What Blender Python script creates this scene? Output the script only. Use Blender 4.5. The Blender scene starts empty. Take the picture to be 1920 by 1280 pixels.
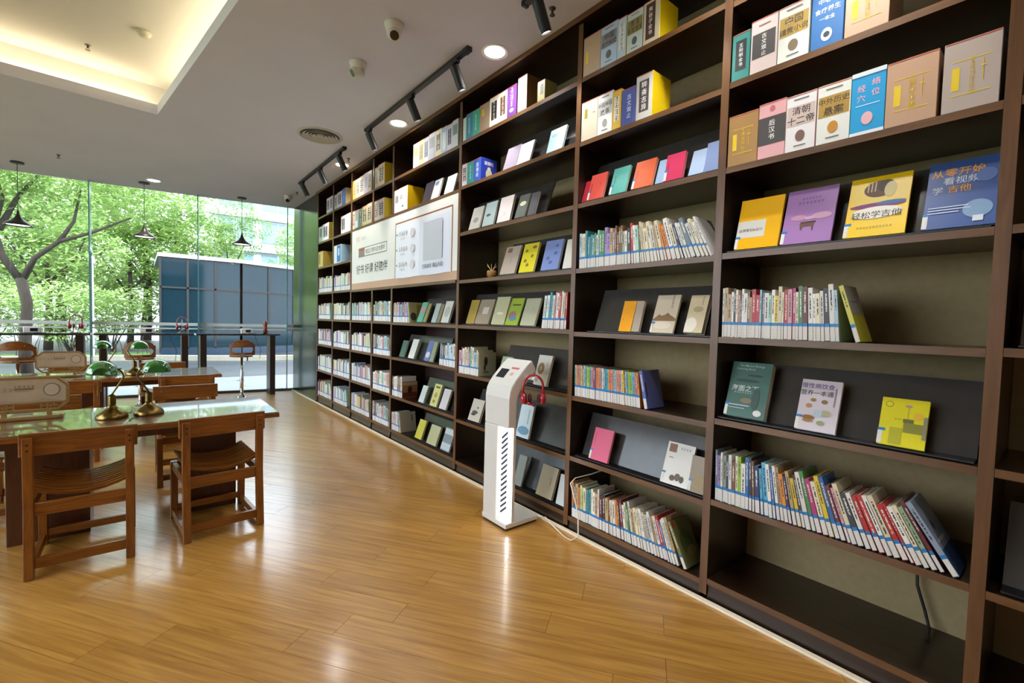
import bpy, bmesh, math, random
from mathutils import Vector, Matrix
from mathutils.geometry import tessellate_polygon
PI = math.pi
SC = bpy.context.scene
COL = SC.collection
random.seed(7)

# ---------------------------------------------------------------- camera, sky, sun, exposure
cam_data = bpy.data.cameras.new('camera')
cam_data.sensor_width = 36.0
cam_data.lens = 863.1 / 1920.0 * 36.0
cam_data.clip_end = 400.0
CAM = bpy.data.objects.new('camera', cam_data)
COL.objects.link(CAM)
_r, _u, _f = Vector((0.777186, -0.628698, 0.026836)), Vector((0.006429, 0.050576, 0.9987)), Vector((0.629238, 0.776003, -0.043349))
CAM.matrix_world = Matrix(((_r.x, _u.x, -_f.x, -2.2783), (_r.y, _u.y, -_f.y, 0.0), (_r.z, _u.z, -_f.z, 1.42), (0, 0, 0, 1)))
SC.camera = CAM

world = bpy.data.worlds.new('sky')
SC.world = world
world.use_nodes = True
_nt = world.node_tree
_bg = _nt.nodes['Background']
_bg.inputs['Color'].default_value = (0.84, 0.89, 1.0, 1)
_bg.inputs['Strength'].default_value = 6.6

_sd = bpy.data.lights.new('sun', 'SUN')
_sd.energy = 6.0
_sd.angle = 0.15
_sd.color = (1.0, 0.95, 0.86)
SUN = bpy.data.objects.new('sun', _sd)
COL.objects.link(SUN)
SUN.rotation_euler = (math.radians(42), 0, math.radians(-28))
SUN.location = (0, -5, 20)

SC.view_settings.view_transform = 'Standard'
SC.view_settings.look = 'None'
SC.view_settings.exposure = 0.28
SC.view_settings.gamma = 1.0
SC.view_settings.use_curve_mapping = False

# ---------------------------------------------------------------- helpers
def lin(h):
    def f(c):
        c /= 255.0
        return c / 12.92 if c <= 0.04045 else ((c + 0.055) / 1.055) ** 2.4
    return (f(int(h[0:2], 16)), f(int(h[2:4], 16)), f(int(h[4:6], 16)), 1.0)

_MATS = {}
def mat(name, color, rough=0.5, metal=0.0, coat=0.0, spec=0.5, emit=None, estr=0.0, trans=0.0, crough=0.05, cior=1.5):
    if name in _MATS:
        return _MATS[name]
    m = bpy.data.materials.new(name)
    m.use_nodes = True
    b = m.node_tree.nodes['Principled BSDF']
    c = lin(color) if isinstance(color, str) else (*color, 1.0)
    b.inputs['Base Color'].default_value = c
    b.inputs['Roughness'].default_value = rough
    b.inputs['Metallic'].default_value = metal
    b.inputs['Coat Weight'].default_value = coat
    b.inputs['Coat Roughness'].default_value = crough
    b.inputs['Coat IOR'].default_value = cior
    b.inputs['Specular IOR Level'].default_value = spec
    b.inputs['Transmission Weight'].default_value = trans
    if emit:
        b.inputs['Emission Color'].default_value = lin(emit) if isinstance(emit, str) else (*emit, 1.0)
        b.inputs['Emission Strength'].default_value = estr
    _MATS[name] = m
    return m

def ink(h):
    return mat('print_' + h, h, 0.45)

def N(m):
    return m.node_tree.nodes, m.node_tree.links, m.node_tree.nodes['Principled BSDF']

def wood(name, dark, light, scale=(1.2, 14, 14), rough=0.35, coat=0.0, rand=0.0, bump=0.0, contrast=(0.3, 0.75), crough=0.05, cior=1.5):
    """grain along local X; each object shifts the grain by its own random"""
    m = mat(name, dark, rough, coat=coat, crough=crough, cior=cior)
    nd, lk, b = N(m)
    tc = nd.new('ShaderNodeTexCoord'); oi = nd.new('ShaderNodeObjectInfo')
    ad = nd.new('ShaderNodeVectorMath'); ad.operation = 'ADD'
    mu = nd.new('ShaderNodeVectorMath'); mu.operation = 'SCALE'; mu.inputs['Scale'].default_value = 37.0
    cb = nd.new('ShaderNodeCombineXYZ')
    for k in range(3):
        lk.new(oi.outputs['Random'], cb.inputs[k])
    lk.new(cb.outputs[0], mu.inputs[0])
    lk.new(tc.outputs['Object'], ad.inputs[0]); lk.new(mu.outputs[0], ad.inputs[1])
    mp = nd.new('ShaderNodeMapping'); mp.inputs['Scale'].default_value = scale
    lk.new(ad.outputs[0], mp.inputs['Vector'])
    nz = nd.new('ShaderNodeTexNoise'); nz.inputs['Scale'].default_value = 3.0; nz.inputs['Detail'].default_value = 6.0
    nz.inputs['Distortion'].default_value = 0.9
    lk.new(mp.outputs[0], nz.inputs['Vector'])
    cr = nd.new('ShaderNodeValToRGB')
    cr.color_ramp.elements[0].position = contrast[0]; cr.color_ramp.elements[0].color = lin(dark)
    cr.color_ramp.elements[1].position = contrast[1]; cr.color_ramp.elements[1].color = lin(light)
    lk.new(nz.outputs['Fac'], cr.inputs['Fac'])
    out = cr.outputs['Color']
    if rand:
        hs = nd.new('ShaderNodeHueSaturation')
        mr = nd.new('ShaderNodeMapRange'); mr.inputs['To Min'].default_value = 1 - rand; mr.inputs['To Max'].default_value = 1 + rand
        lk.new(oi.outputs['Random'], mr.inputs['Value']); lk.new(mr.outputs[0], hs.inputs['Value'])
        lk.new(out, hs.inputs['Color']); out = hs.outputs['Color']
    lk.new(out, b.inputs['Base Color'])
    if bump:
        bp = nd.new('ShaderNodeBump'); bp.inputs['Strength'].default_value = bump; bp.inputs['Distance'].default_value = 0.002
        lk.new(nz.outputs['Fac'], bp.inputs['Height']); lk.new(bp.outputs[0], b.inputs['Normal'])
    return m

def noisy(name, c0, c1, scale=8.0, rough=0.6, metal=0.0, detail=4.0, stretch=(1, 1, 1)):
    m = mat(name, c0, rough, metal)
    nd, lk, b = N(m)
    tc = nd.new('ShaderNodeTexCoord'); mp = nd.new('ShaderNodeMapping'); mp.inputs['Scale'].default_value = stretch
    nz = nd.new('ShaderNodeTexNoise'); nz.inputs['Scale'].default_value = scale; nz.inputs['Detail'].default_value = detail
    cr = nd.new('ShaderNodeValToRGB')
    cr.color_ramp.elements[0].position = 0.3; cr.color_ramp.elements[0].color = lin(c0)
    cr.color_ramp.elements[1].position = 0.7; cr.color_ramp.elements[1].color = lin(c1)
    lk.new(tc.outputs['Object'], mp.inputs[0]); lk.new(mp.outputs[0], nz.inputs['Vector'])
    lk.new(nz.outputs['Fac'], cr.inputs['Fac']); lk.new(cr.outputs['Color'], b.inputs['Base Color'])
    return m

def pane_glass(name, tint, gloss=1.0):
    m = bpy.data.materials.new(name); m.use_nodes = True
    nd, lk = m.node_tree.nodes, m.node_tree.links
    nd.remove(nd['Principled BSDF'])
    tr = nd.new('ShaderNodeBsdfTransparent'); tr.inputs['Color'].default_value = (*tint, 1)
    gl = nd.new('ShaderNodeBsdfGlossy'); gl.inputs['Roughness'].default_value = 0.0
    gl.inputs['Color'].default_value = (gloss, gloss, gloss, 1)
    fr = nd.new('ShaderNodeFresnel'); fr.inputs['IOR'].default_value = 1.45
    mx = nd.new('ShaderNodeMixShader')
    lk.new(fr.outputs[0], mx.inputs[0]); lk.new(tr.outputs[0], mx.inputs[1]); lk.new(gl.outputs[0], mx.inputs[2])
    lk.new(mx.outputs[0], nd['Material Output'].inputs['Surface'])
    return m

class MB:
    def __init__(s):
        s.v, s.f, s.m = [], [], []
    def add(s, vs, fs, mi=0, M=None):
        o = len(s.v)
        s.v += [tuple(M @ Vector(p)) for p in vs] if M is not None else [tuple(p) for p in vs]
        s.f += [tuple(o + i for i in f) for f in fs]
        s.m += [mi] * len(fs)
        return s
    def box(s, x0, y0, z0, x1, y1, z1, mi=0, M=None, faces=None):
        vs = [(x0, y0, z0), (x1, y0, z0), (x1, y1, z0), (x0, y1, z0), (x0, y0, z1), (x1, y0, z1), (x1, y1, z1), (x0, y1, z1)]
        fs = [(0, 3, 2, 1), (4, 5, 6, 7), (0, 1, 5, 4), (1, 2, 6, 5), (2, 3, 7, 6), (3, 0, 4, 7)]
        o = len(s.m)
        s.add(vs, fs, mi, M)
        if faces:
            for k, v in faces.items():
                s.m[o + k] = v
        return s
    def bar(s, a, b, w, h, mi=0, up=(0, 0, 1)):
        a, b = Vector(a), Vector(b); d = (b - a); L = d.length; d.normalize()
        x = d.cross(Vector(up))
        if x.length < 1e-4:
            x = d.cross(Vector((0, 1, 0)))
        x.normalize(); z = x.cross(d)
        M = Matrix(((d.x, x.x, z.x, a.x), (d.y, x.y, z.y, a.y), (d.z, x.z, z.z, a.z), (0, 0, 0, 1)))
        return s.box(0, -w / 2, -h / 2, L, w / 2, h / 2, mi, M)
    def tube(s, path, r, seg=8, mi=0, caps=True):
        P = [Vector(p) for p in path]; n = len(P); rs = r if isinstance(r, (list, tuple)) else [r] * n
        vs, fs = [], []
        ref = Vector((0, 0, 1))
        for i, p in enumerate(P):
            t = (P[min(i + 1, n - 1)] - P[max(i - 1, 0)]).normalized()
            a = t.cross(ref)
            if a.length < 1e-3:
                a = t.cross(Vector((1, 0, 0)))
            a.normalize(); c = t.cross(a)
            ref = a.cross(t)
            for k in range(seg):
                q = 2 * PI * k / seg
                vs.append(p + a * math.cos(q) * rs[i] + c * math.sin(q) * rs[i])
        for i in range(n - 1):
            for k in range(seg):
                fs.append((i * seg + k, i * seg + (k + 1) % seg, (i + 1) * seg + (k + 1) % seg, (i + 1) * seg + k))
        if caps:
            fs.append(tuple(range(seg - 1, -1, -1))); fs.append(tuple((n - 1) * seg + k for k in range(seg)))
        return s.add(vs, fs, mi)
    def lathe(s, prof, seg=24, mi=0, M=None, wob=None, caps=True):
        vs, fs = [], []
        n = len(prof)
        for i, (r, z) in enumerate(prof):
            for k in range(seg):
                q = 2 * PI * k / seg
                rr = r * (wob(i, k) if wob else 1.0)
                vs.append((rr * math.cos(q), rr * math.sin(q), z))
        for i in range(n - 1):
            for k in range(seg):
                fs.append((i * seg + k, i * seg + (k + 1) % seg, (i + 1) * seg + (k + 1) % seg, (i + 1) * seg + k))
        if caps and prof[0][0] > 1e-5:
            fs.append(tuple(range(seg - 1, -1, -1)))
        if caps and prof[-1][0] > 1e-5:
            fs.append(tuple((n - 1) * seg + k for k in range(seg)))
        return s.add(vs, fs, mi, M)
    def prism(s, poly, z0, z1, mi=0, M=None):
        n = len(poly)
        vs = [(x, y, z0) for x, y in poly] + [(x, y, z1) for x, y in poly]
        fs = [tuple(range(n - 1, -1, -1)), tuple(range(n, 2 * n))] + [(i, (i + 1) % n, n + (i + 1) % n, n + i) for i in range(n)]
        return s.add(vs, fs, mi, M)
    def build(s, name, mats, parent=None, loc=None, rot=None, smooth=False, bevel=0.0, seg=2):
        me = bpy.data.meshes.new(name)
        me.from_pydata(s.v, [], s.f)
        for m in (mats if isinstance(mats, (list, tuple)) else [mats]):
            me.materials.append(m)
        if any(s.m):
            me.polygons.foreach_set('material_index', s.m)
        if smooth:
            me.polygons.foreach_set('use_smooth', [True] * len(me.polygons))
        me.update()
        return place(name, me, parent, loc, rot, bevel, seg)

def place(name, me, parent=None, loc=None, rot=None, bevel=0.0, seg=2):
    o = bpy.data.objects.new(name, me)
    COL.objects.link(o)
    if parent is not None:
        o.parent = parent
    if loc is not None:
        o.location = loc
    if rot is not None:
        o.rotation_euler = rot
    if bevel:
        b = o.modifiers.new('edge', 'BEVEL'); b.width = bevel; b.segments = seg; b.limit_method = 'ANGLE'
    return o

def empty(name, loc=(0, 0, 0), rot=(0, 0, 0)):
    o = bpy.data.objects.new(name, None); COL.objects.link(o)
    o.empty_display_size = 0.1
    o.location = loc; o.rotation_euler = rot
    return o

def tag(o, label=None, cat=None, group=None, kind=None):
    if label: o['label'] = label
    if cat: o['category'] = cat
    if group: o['group'] = group
    if kind: o['kind'] = kind
    return o

def copy_tree(o, parent=None):
    c = o.copy(); COL.objects.link(c)
    if parent is not None:
        c.parent = parent
    for ch in list(o.children):
        copy_tree(ch, c)
    return c

_TXT = {}
def text_mesh(s, size, vertical=False, bold=0.006):
    key = (s, round(size, 4), vertical)
    if key in _TXT:
        return _TXT[key]
    cu = bpy.data.curves.new('lettering', 'FONT')
    cu.body = '\n'.join(s) if vertical else s
    cu.size = size; cu.align_x = 'CENTER'; cu.align_y = 'CENTER'
    cu.space_line = 1.12; cu.resolution_u = 2; cu.offset = bold * size
    ob = bpy.data.objects.new('lettering', cu); COL.objects.link(ob)
    dg = bpy.context.evaluated_depsgraph_get()
    me = bpy.data.meshes.new_from_object(ob.evaluated_get(dg))
    bpy.data.objects.remove(ob); bpy.data.curves.remove(cu)
    me.transform(Matrix.Rotation(PI / 2, 4, 'X'))
    # centre by bounds, height along Z
    if len(me.vertices):
        xs = [v.co.x for v in me.vertices]; zs = [v.co.z for v in me.vertices]
        me.transform(Matrix.Translation((-(min(xs) + max(xs)) / 2, 0, -(min(zs) + max(zs)) / 2)))
    _TXT[key] = me
    return me

LEGIBLE = {'王阳明全书', '古文观止', '中国', '谴责小说', '中老年', '食疗养生', '一本全', '后汉书', '清朝', '十二帝', '中外历史', '悬案', '经', '络', '穴', '位', '鬼谷子全书', '聊斋志异', '道德经', '三国志',
           '轻松学吉他', '从零开始', '看视频', '学', '吉他', '海面之下', '慢性病饮食', '营养一本通', 'The Marine Biology', 'Coloring Book', '品牌策划&设计', '中国皇帝全书', '鲁迅全集', '古代秘史', '中国神话', '故事',
           '好书 好课 好陪伴', '精品付费内容免费听', '扫码收听 精品内容'}
def stroke_mesh(n, size, vertical):
    """lettering too small to read in the photograph: only its strokes"""
    rnd = random.Random(n * 31 + int(size * 1e5))
    b = MB()
    for i in range(n):
        c = (i - (n - 1) / 2) * size * 1.08
        ox, oz = (0, -c) if vertical else (c, 0)
        s = size * .42; w = size * .09
        for k in range(3):
            z = oz + s * (-.8 + .8 * k) + rnd.uniform(-.1, .1) * s; a = s * rnd.uniform(.55, 1)
            b.add([(ox - a, 0, z), (ox + a, 0, z), (ox + a, 0, z + w), (ox - a, 0, z + w)], [(0, 1, 2, 3)])
        x = ox + rnd.uniform(-.5, .5) * s
        b.add([(x, 0, oz - s), (x + w, 0, oz - s), (x + w, 0, oz + s), (x, 0, oz + s)], [(0, 1, 2, 3)])
    me = bpy.data.meshes.new('lettering'); me.from_pydata(b.v, [], b.f)
    return me

def put_text(s, x, z, size, color, parent, vertical=False, y=-0.001, name='title_text'):
    me = text_mesh(s, size, vertical).copy() if s in LEGIBLE else stroke_mesh(len(s), size, vertical)
    me.materials.clear(); me.materials.append(ink(color) if isinstance(color, str) else color)
    return place(name, me, parent, (x, y, z))

def art(ops, w, h, parent, y0=0.0):
    """flat print on a cover: fractions of its width and height, each layer a little prouder"""
    k = 0
    panel = {}
    for op in ops:
        k += 1
        y = y0 - 0.0004 - 0.00025 * k
        if op[0] == 'r':
            _, a, b, c, d, col = op
            MB().add([(a * w, y, b * h), (c * w, y, b * h), (c * w, y, d * h), (a * w, y, d * h)], [(0, 1, 2, 3)]).build('printed_panel', ink(col), parent)
        elif op[0] == 'e':
            _, cx, cz, rx, rz, col = op
            MB().add([(min(max(cx + rx * math.cos(q * PI / 10), 0.01), 0.99) * w, y, min(max(cz + rz * math.sin(q * PI / 10), 0.01), 0.99) * h) for q in range(20)], [tuple(range(20))]).build('printed_motif', ink(col), parent)
        elif op[0] == 'g':
            _, cx, cz, gw, gh, col = op
            MB().add([((cx + a * gw) * w, y, (cz + b * gh) * h) for a, b in ((-.5, -.5), (-.4, -.5), (-.36, 0), (.3, 0), (.38, -.7), (.44, -.7), (.5, .5), (-.6, .5))], [(0, 1, 2, 7), (2, 3, 6, 7), (3, 4, 5, 6)]).build('printed_motif', ink(col), parent)
        elif op[0] == 'm':
            _, cx, cz, gw, gh, col = op
            top = [(0, .2), (.12, .45), (.25, .8), (.36, .6), (.5, .75), (.62, 1), (.74, .7), (.88, .5), (1, .3)]
            vs = [((cx + (a - .5) * gw) * w, y, (cz - gh / 2 + b * gh) * h) for a, b in top] + [((cx + (a - .5) * gw) * w, y, (cz - gh / 2) * h) for a, b in top]
            n = len(top)
            MB().add(vs, [(n + i, n + i + 1, i + 1, i) for i in range(n - 1)]).build('printed_motif', ink(col), parent)
        elif op[0] in 'ts':
            if op[0] == 't':
                _, s, x, z, size, col, vert = op
            else:
                _, s, x, z, size, col = op; vert = 1; z = z + .2 if z < .5 else z
            sz = size * w * 1.0
            if vert:
                sz = min(sz * 1.4, 0.60 * h / max(len(s), 1))
            put_text(s, x * w, z * h, sz, col, parent, bool(vert), y)
# ---------------------------------------------------------------- room shell
H = 3.428
FAC = [(0.02, 9.42), (-0.11, 9.45), (-1.47, 9.68), (-2.86, 9.89), (-4.26, 10.03), (-6.0, 10.12)]   # glass line, curving
XL, XR, YB = -6.0, 0.52, -3.2

M_floor = wood('oak_laminate', 'A97630', 'D09C4C', (0.7, 13, 13), 0.32, coat=0.6, rand=0.05, contrast=(0.3, 0.7), crough=.15, cior=1.55)
M_gapfill = mat('floor_joint', '7A5428', 0.6)
M_ceil = noisy('ceiling_paint', 'DADBEC', 'DFE0F1', 1.5, 0.75)
M_wall = noisy('wall_paint', 'D8D4CC', 'DCD8D0', 2.0, 0.8)
M_dark = wood('walnut_veneer', '1C120C', '342217', (9, 0.7, 9), 0.3, coat=0.35, crough=.16, contrast=(0.3, 0.8))
M_edge = wood('walnut_edge', '593B20', '7C5632', (9, 0.8, 9), 0.34, contrast=(0.3, 0.8))
M_edgev = wood('walnut_upright', '56381F', '7A5330', (9, 9, 0.8), 0.34, contrast=(0.3, 0.8))
M_back = noisy('greige_backing', '94805A', '9D8962', 30.0, 0.8)
M_backdark = wood('dark_backing', '2A1812', '3A2419', (9, 0.9, 9), 0.5)
M_board = noisy('charcoal_display_board', '3E3C3B', '454341', 12.0, 0.14)
M_white = mat('white_plastic', 'F2F1EE', 0.3)
M_black = mat('black_metal', '1C1B1D', 0.4)
M_glass = pane_glass('window_glass', (0.93, 0.965, 0.965))
M_glassedge = mat('glass_edge', '5E9C98', 0.1, spec=0.8)
M_steel = noisy('brushed_dark_steel', '3E463F', '4C544C', 4.0, 0.16, metal=0.9, stretch=(1, 60, 1))

floor = MB().prism([(XL, YB), (XR, YB)] + [(XR, 9.42)] + FAC, -0.06, -0.008).build('floor', M_gapfill)
tag(floor, kind='structure')

def clip(poly, a, b, c):                       # keep a*x+b*y<=c
    out = []
    for i in range(len(poly)):
        p, q = poly[i], poly[(i + 1) % len(poly)]
        dp, dq = a * p[0] + b * p[1] - c, a * q[0] + b * q[1] - c
        if dp <= 0: out.append(p)
        if dp * dq < 0:
            t = dp / (dp - dq); out.append((p[0] + t * (q[0] - p[0]), p[1] + t * (q[1] - p[1])))
    return out

def floor_planks():
    ang = math.radians(-55); ca, sa = math.cos(ang), math.sin(ang)
    PW, PL, gap = 0.156, 1.22, 0.0009
    # keep planks inside the room, in front of the bookcase kick and inside the glass line
    items = []
    rnd = random.Random(3)
    for j in range(-75, 75):
        off = rnd.random() * PL
        for i in range(-14, 16):
            u0, v0 = i * PL + off, j * PW
            loc = [(gap, gap), (PL - gap, gap), (PL - gap, PW - gap), (gap, PW - gap)]
            poly = [((u0 + a) * ca - (v0 + b) * sa, (u0 + a) * sa + (v0 + b) * ca) for a, b in loc]
            for A in ((1, 0, 0.0), (-1, 0, -XL), (0, -1, -YB), (0.1666, 1.0, 9.43), (0.10, 1.0, 9.60)):
                poly = clip(poly, *A) if poly else poly
            if len(poly) < 3: continue
            cx = sum(p[0] for p in poly) / len(poly); cy = sum(p[1] for p in poly) / len(poly)
            d = Vector((cx + 2.278, cy, -1.42)); dep = d.dot(_f)
            vis = dep > 0.4 and abs(863 * d.dot(_r) / dep) < 1150 and -863 * d.dot(_u) / dep < 900
            hid = cx < -1.5 and (3.5 < cy < 4.4)
            items.append((not vis, hid, d.length, (u0, v0), poly, (cx, cy)))
    items.sort(key=lambda t: t[:3])
    rest = MB()
    for k, (nv, hid, dist, (u0, v0), poly, c) in enumerate(items):
        if k < 300 and not nv:
            lp = [((p[0] - c[0]) * ca + (p[1] - c[1]) * sa, -(p[0] - c[0]) * sa + (p[1] - c[1]) * ca) for p in poly]
            MB().prism(lp, -0.009, 0.0).build('floor_plank', M_floor, floor, (c[0], c[1], 0), (0, 0, ang))
        else:
            rest.prism([(p[0] * ca + p[1] * sa, -p[0] * sa + p[1] * ca) for p in poly], -0.009, 0.0)
    o = rest.build('distant_planks', M_floor, floor, (0, 0, 0), (0, 0, ang)); o['kind'] = 'stuff'
floor_planks()

# ceiling with a lit recess
HOLE = [(-2.12, 6.03), (-1.08, -1.5), (-4.9, -1.5), (-4.9, 5.80)]
def ring_face(outer, inner, z, flip):
    vs = [Vector((x, y, z)) for x, y in outer] + [Vector((x, y, z)) for x, y in inner]
    tris = tessellate_polygon([[Vector((x, y, 0)) for x, y in outer], [Vector((x, y, 0)) for x, y in inner]])
    return [tuple(v) for v in vs], [tuple(t) for t in tris]
out_poly = [(XL, YB), (XR, YB), (XR, 9.42)] + FAC
cb = MB()
v, f = ring_face(out_poly, HOLE, H, False); cb.add(v, f)
v, f = ring_face(out_poly, HOLE, H + 0.10, False); cb.add(v, f)
for i in range(4):
    a, b = HOLE[i], HOLE[(i + 1) % 4]
    cb.add([(a[0], a[1], H), (b[0], b[1], H), (b[0], b[1], H + .1), (a[0], a[1], H + .1)], [(0, 1, 2, 3)])
ceil = cb.build('ceiling', M_ceil); tag(ceil, kind='structure')
def grow(poly, d):
    cx = sum(p[0] for p in poly) / 4; cy = sum(p[1] for p in poly) / 4
    return [(x + d * (1 if x > cx else -1), y + d * (1 if y > cy else -1)) for x, y in poly]
COVE = grow(HOLE, 0.24)
cv = MB()
for i in range(4):
    a, b = COVE[i], COVE[(i + 1) % 4]
    cv.add([(a[0], a[1], H + .1), (b[0], b[1], H + .1), (b[0], b[1], H + .36), (a[0], a[1], H + .36)], [(0, 1, 2, 3)])
cv.add([(x, y, H + .36) for x, y in COVE], [(0, 1, 2, 3)])
cv.build('recess_lining', mat('recess_paint', 'DAD8D4', 0.8), ceil)
M_led = mat('warm_led', 'FFF0C8', 0.5, emit=(1.0, 0.84, 0.5), estr=17.0)
for i, (a, b) in enumerate([(COVE[3], COVE[0]), (COVE[0], COVE[1])]):
    a, b = Vector((*a, H + .125)), Vector((*b, H + .125))
    ins = Vector((0, -.07, 0)) if i == 0 else Vector((-.08, 0, 0))
    MB().bar(a + ins + (b - a).normalized() * .3, b + ins - (b - a).normalized() * .3, .02, .012).build('cove_light_strip', M_led, ceil)
roof = MB().prism(out_poly, 4.05, 4.2)  # unseen slab and fascia, added to block sun and sky above the ceiling
for i in range(len(FAC) - 1):
    a, b = FAC[i], FAC[i + 1]
    roof.add([(a[0], a[1], H), (b[0], b[1], H), (b[0], b[1], 4.1), (a[0], a[1], 4.1)], [(0, 1, 2, 3)])
for a, b in (((XL, YB), (XL, 10.12)), ((XR, 9.42), (XR, YB)), ((XR, YB), (XL, YB))):
    roof.add([(a[0], a[1], H), (b[0], b[1], H), (b[0], b[1], 4.1), (a[0], a[1], 4.1)], [(0, 1, 2, 3)])
tag(roof.build('roof', M_wall), kind='structure')

# walls
tag(MB().box(0.47, YB, 0, XR, 9.42, H).build('wall_right', M_wall), kind='structure')
tag(MB().box(XL - .1, YB - .1, 0, XR, YB, H).build('wall_back', M_wall), kind='structure')
tag(MB().box(XL - .1, YB, 0, XL, 1.6, H).build('wall_left', M_wall), kind='structure')
# metal clad end of the bookcase wall
we = MB().box(0.0, 7.945, 0.0, 0.47, 9.42, H).build('wall_end_cladding', M_steel)
tag(we, kind='structure')

# window facade: each pane its own part, with joint fins and two strips of frosted film
def facade(name, pts, fins=True):
    w = MB()
    for i in range(len(pts) - 1):
        w.bar((*pts[i], .02), (*pts[i + 1], .02), .06, .04)
    root = w.build(name, mat('window_channel', '5A605E', 0.4, metal=0.6)); tag(root, kind='structure')
    M_film = mat('frosted_film', 'E4F0EE', 0.6)
    for i in range(len(pts) - 1):
        a, b = Vector((*pts[i], 0)), Vector((*pts[i + 1], 0)); d = (b - a).normalized()
        a2, b2 = a + d * .006, b - d * .006
        p = MB().bar((a2.x, a2.y, H / 2 + .02), (b2.x, b2.y, H / 2 + .02), .012, H - .045).build('glass_pane', M_glass, root)
        n = Vector((d.y, -d.x, 0))
        if n.y > 0 and name == 'window_1': n = -n
        for z0, z1 in ((1.195, 1.245), (1.135, 1.155)):
            MB().bar((a2 + n * .009) + Vector((0, 0, (z0 + z1) / 2)), (b2 + n * .009) + Vector((0, 0, (z0 + z1) / 2)), .002, z1 - z0).build('film_strip', M_film, root)
        if fins and i > 0:
            q = a + n * .075
            MB().bar((q.x, q.y, .02), (q.x, q.y, H), .014, .13, up=(n.x, n.y, 0)).build('glass_fin', M_glassedge, root)
    return root
facade('window_1', FAC)
facade('window_2', [(-6.0, 10.12), (-6.0, 8.0), (-6.0, 5.9), (-6.0, 3.75), (-6.0, 1.6)], fins=False)

# pale strip along the foot of the bookcase wall
tag(MB().box(-0.034, -1.2, 0.0, -0.002, 9.40, 0.012).build('trim_1', mat('cream_strip', 'F4E8CF', 0.35), bevel=.003), kind='structure')
# ---------------------------------------------------------------- bookcase
ZR = {'r1': 3.02, 'r2': 2.618, 'r3': 2.214, 'r4': 1.79, 'r5': 1.375, 'r6': .96, 'r7': .53, 'dk': .115}
ZOV = {5: {'r6': .972, 'r7': .524, 'dk': .123}, 6: {'r1': 3.03, 'r2': 2.63, 'r4': 1.784, 'r6': .935, 'r7': .505}, 7: {'r1': 3.035, 'r4': 1.784, 'r5': 1.362, 'r6': .928, 'r7': .515, 'dk': .10}, 8: {'r2': 2.628, 'r5': 1.37, 'r6': .955, 'r7': .535, 'dk': .117}}
for _b in (1, 2, 3): ZOV[_b] = {'r4': 1.804, 'r5': 1.38, 'r6': .97, 'r7': .55, 'dk': .135}
ZOV[4] = {'r4': 1.804, 'r5': 1.38, 'r6': .97, 'r7': .53, 'dk': .128}
def zrow(b, r): return ZOV.get(b, {}).get(r, ZR[r])
DV = [7.901, 7.135, 6.364, 5.61, 5.032, 3.604, 2.153, 1.155, 0.163, -0.86]     # near edge of each upright
TH = 0.04
def bay(b): return DV[b - 1] - 0.001, DV[b] + TH + 0.001     # y of the bay's two inner faces (far, near)
BD, ST = 0.45, 0.03

case = empty('bookcase', (0, 4, 0))
tag(case, 'wall-length dark walnut bookcase with many open bays from floor to ceiling', 'bookcase')
OFF = Vector((0, -4, 0))
def cpart(mb, name, m, **k):
    return mb.build(name, m, case, OFF, **k)
for i, y in enumerate(DV):
    if i in (3, ):                                   # these uprights stop at the poster
        segs = [(0.06, zrow(3, 'r4') - ST + .001), (zrow(3, 'r2') - ST, H - .04)]
    elif i == 4:
        segs = [(0.06, zrow(5, 'r4') - ST + .001), (zrow(5, 'r2') - ST, H - .04)]
    else:
        segs = [(0.03, H - .04)]
    for z0, z1 in segs:
        cpart(MB().box(0.0, y, z0, BD, y + TH, z1, 1, faces={5: 0}), 'upright', [M_edgev, M_dark])
for b in range(1, 10):
    y0, y1 = bay(b)
    for r in ('r1', 'r2', 'r3', 'r4', 'r5', 'r6', 'r7', 'dk'):
        if r == 'r3' and b in (3, 4, 5): continue
        if r == 'r4' and b in (3, 4, 5): continue
        z = zrow(b, r)
        cpart(MB().box(0.002, y1, z - ST, BD, y0, z, 1, faces={5: 0}), 'shelf_board' if r != 'dk' else 'bottom_board', [M_edge, M_dark])
    cpart(MB().box(BD - .006, y1, .02, BD + .012, y0, H - .04), 'back_panel', M_back if b >= 6 else M_backdark)
    cpart(MB().box(0.012, y1, 0.0, 0.03, y0, zrow(b, 'dk') - ST), 'plinth_panel', M_dark)
# the one long shelf under the poster spans three bays
cpart(MB().box(-0.012, DV[5] + TH + .001, zrow(4, 'r4') - ST - .012, BD, DV[2] - .001, zrow(4, 'r4') - .012, 1, faces={5: 0}), 'poster_shelf', [M_edge, M_dark])
cpart(MB().box(-0.03, -0.86, H - .04, BD, 7.94, H, 1, faces={5: 0}), 'cornice', [M_edge, M_dark])

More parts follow.
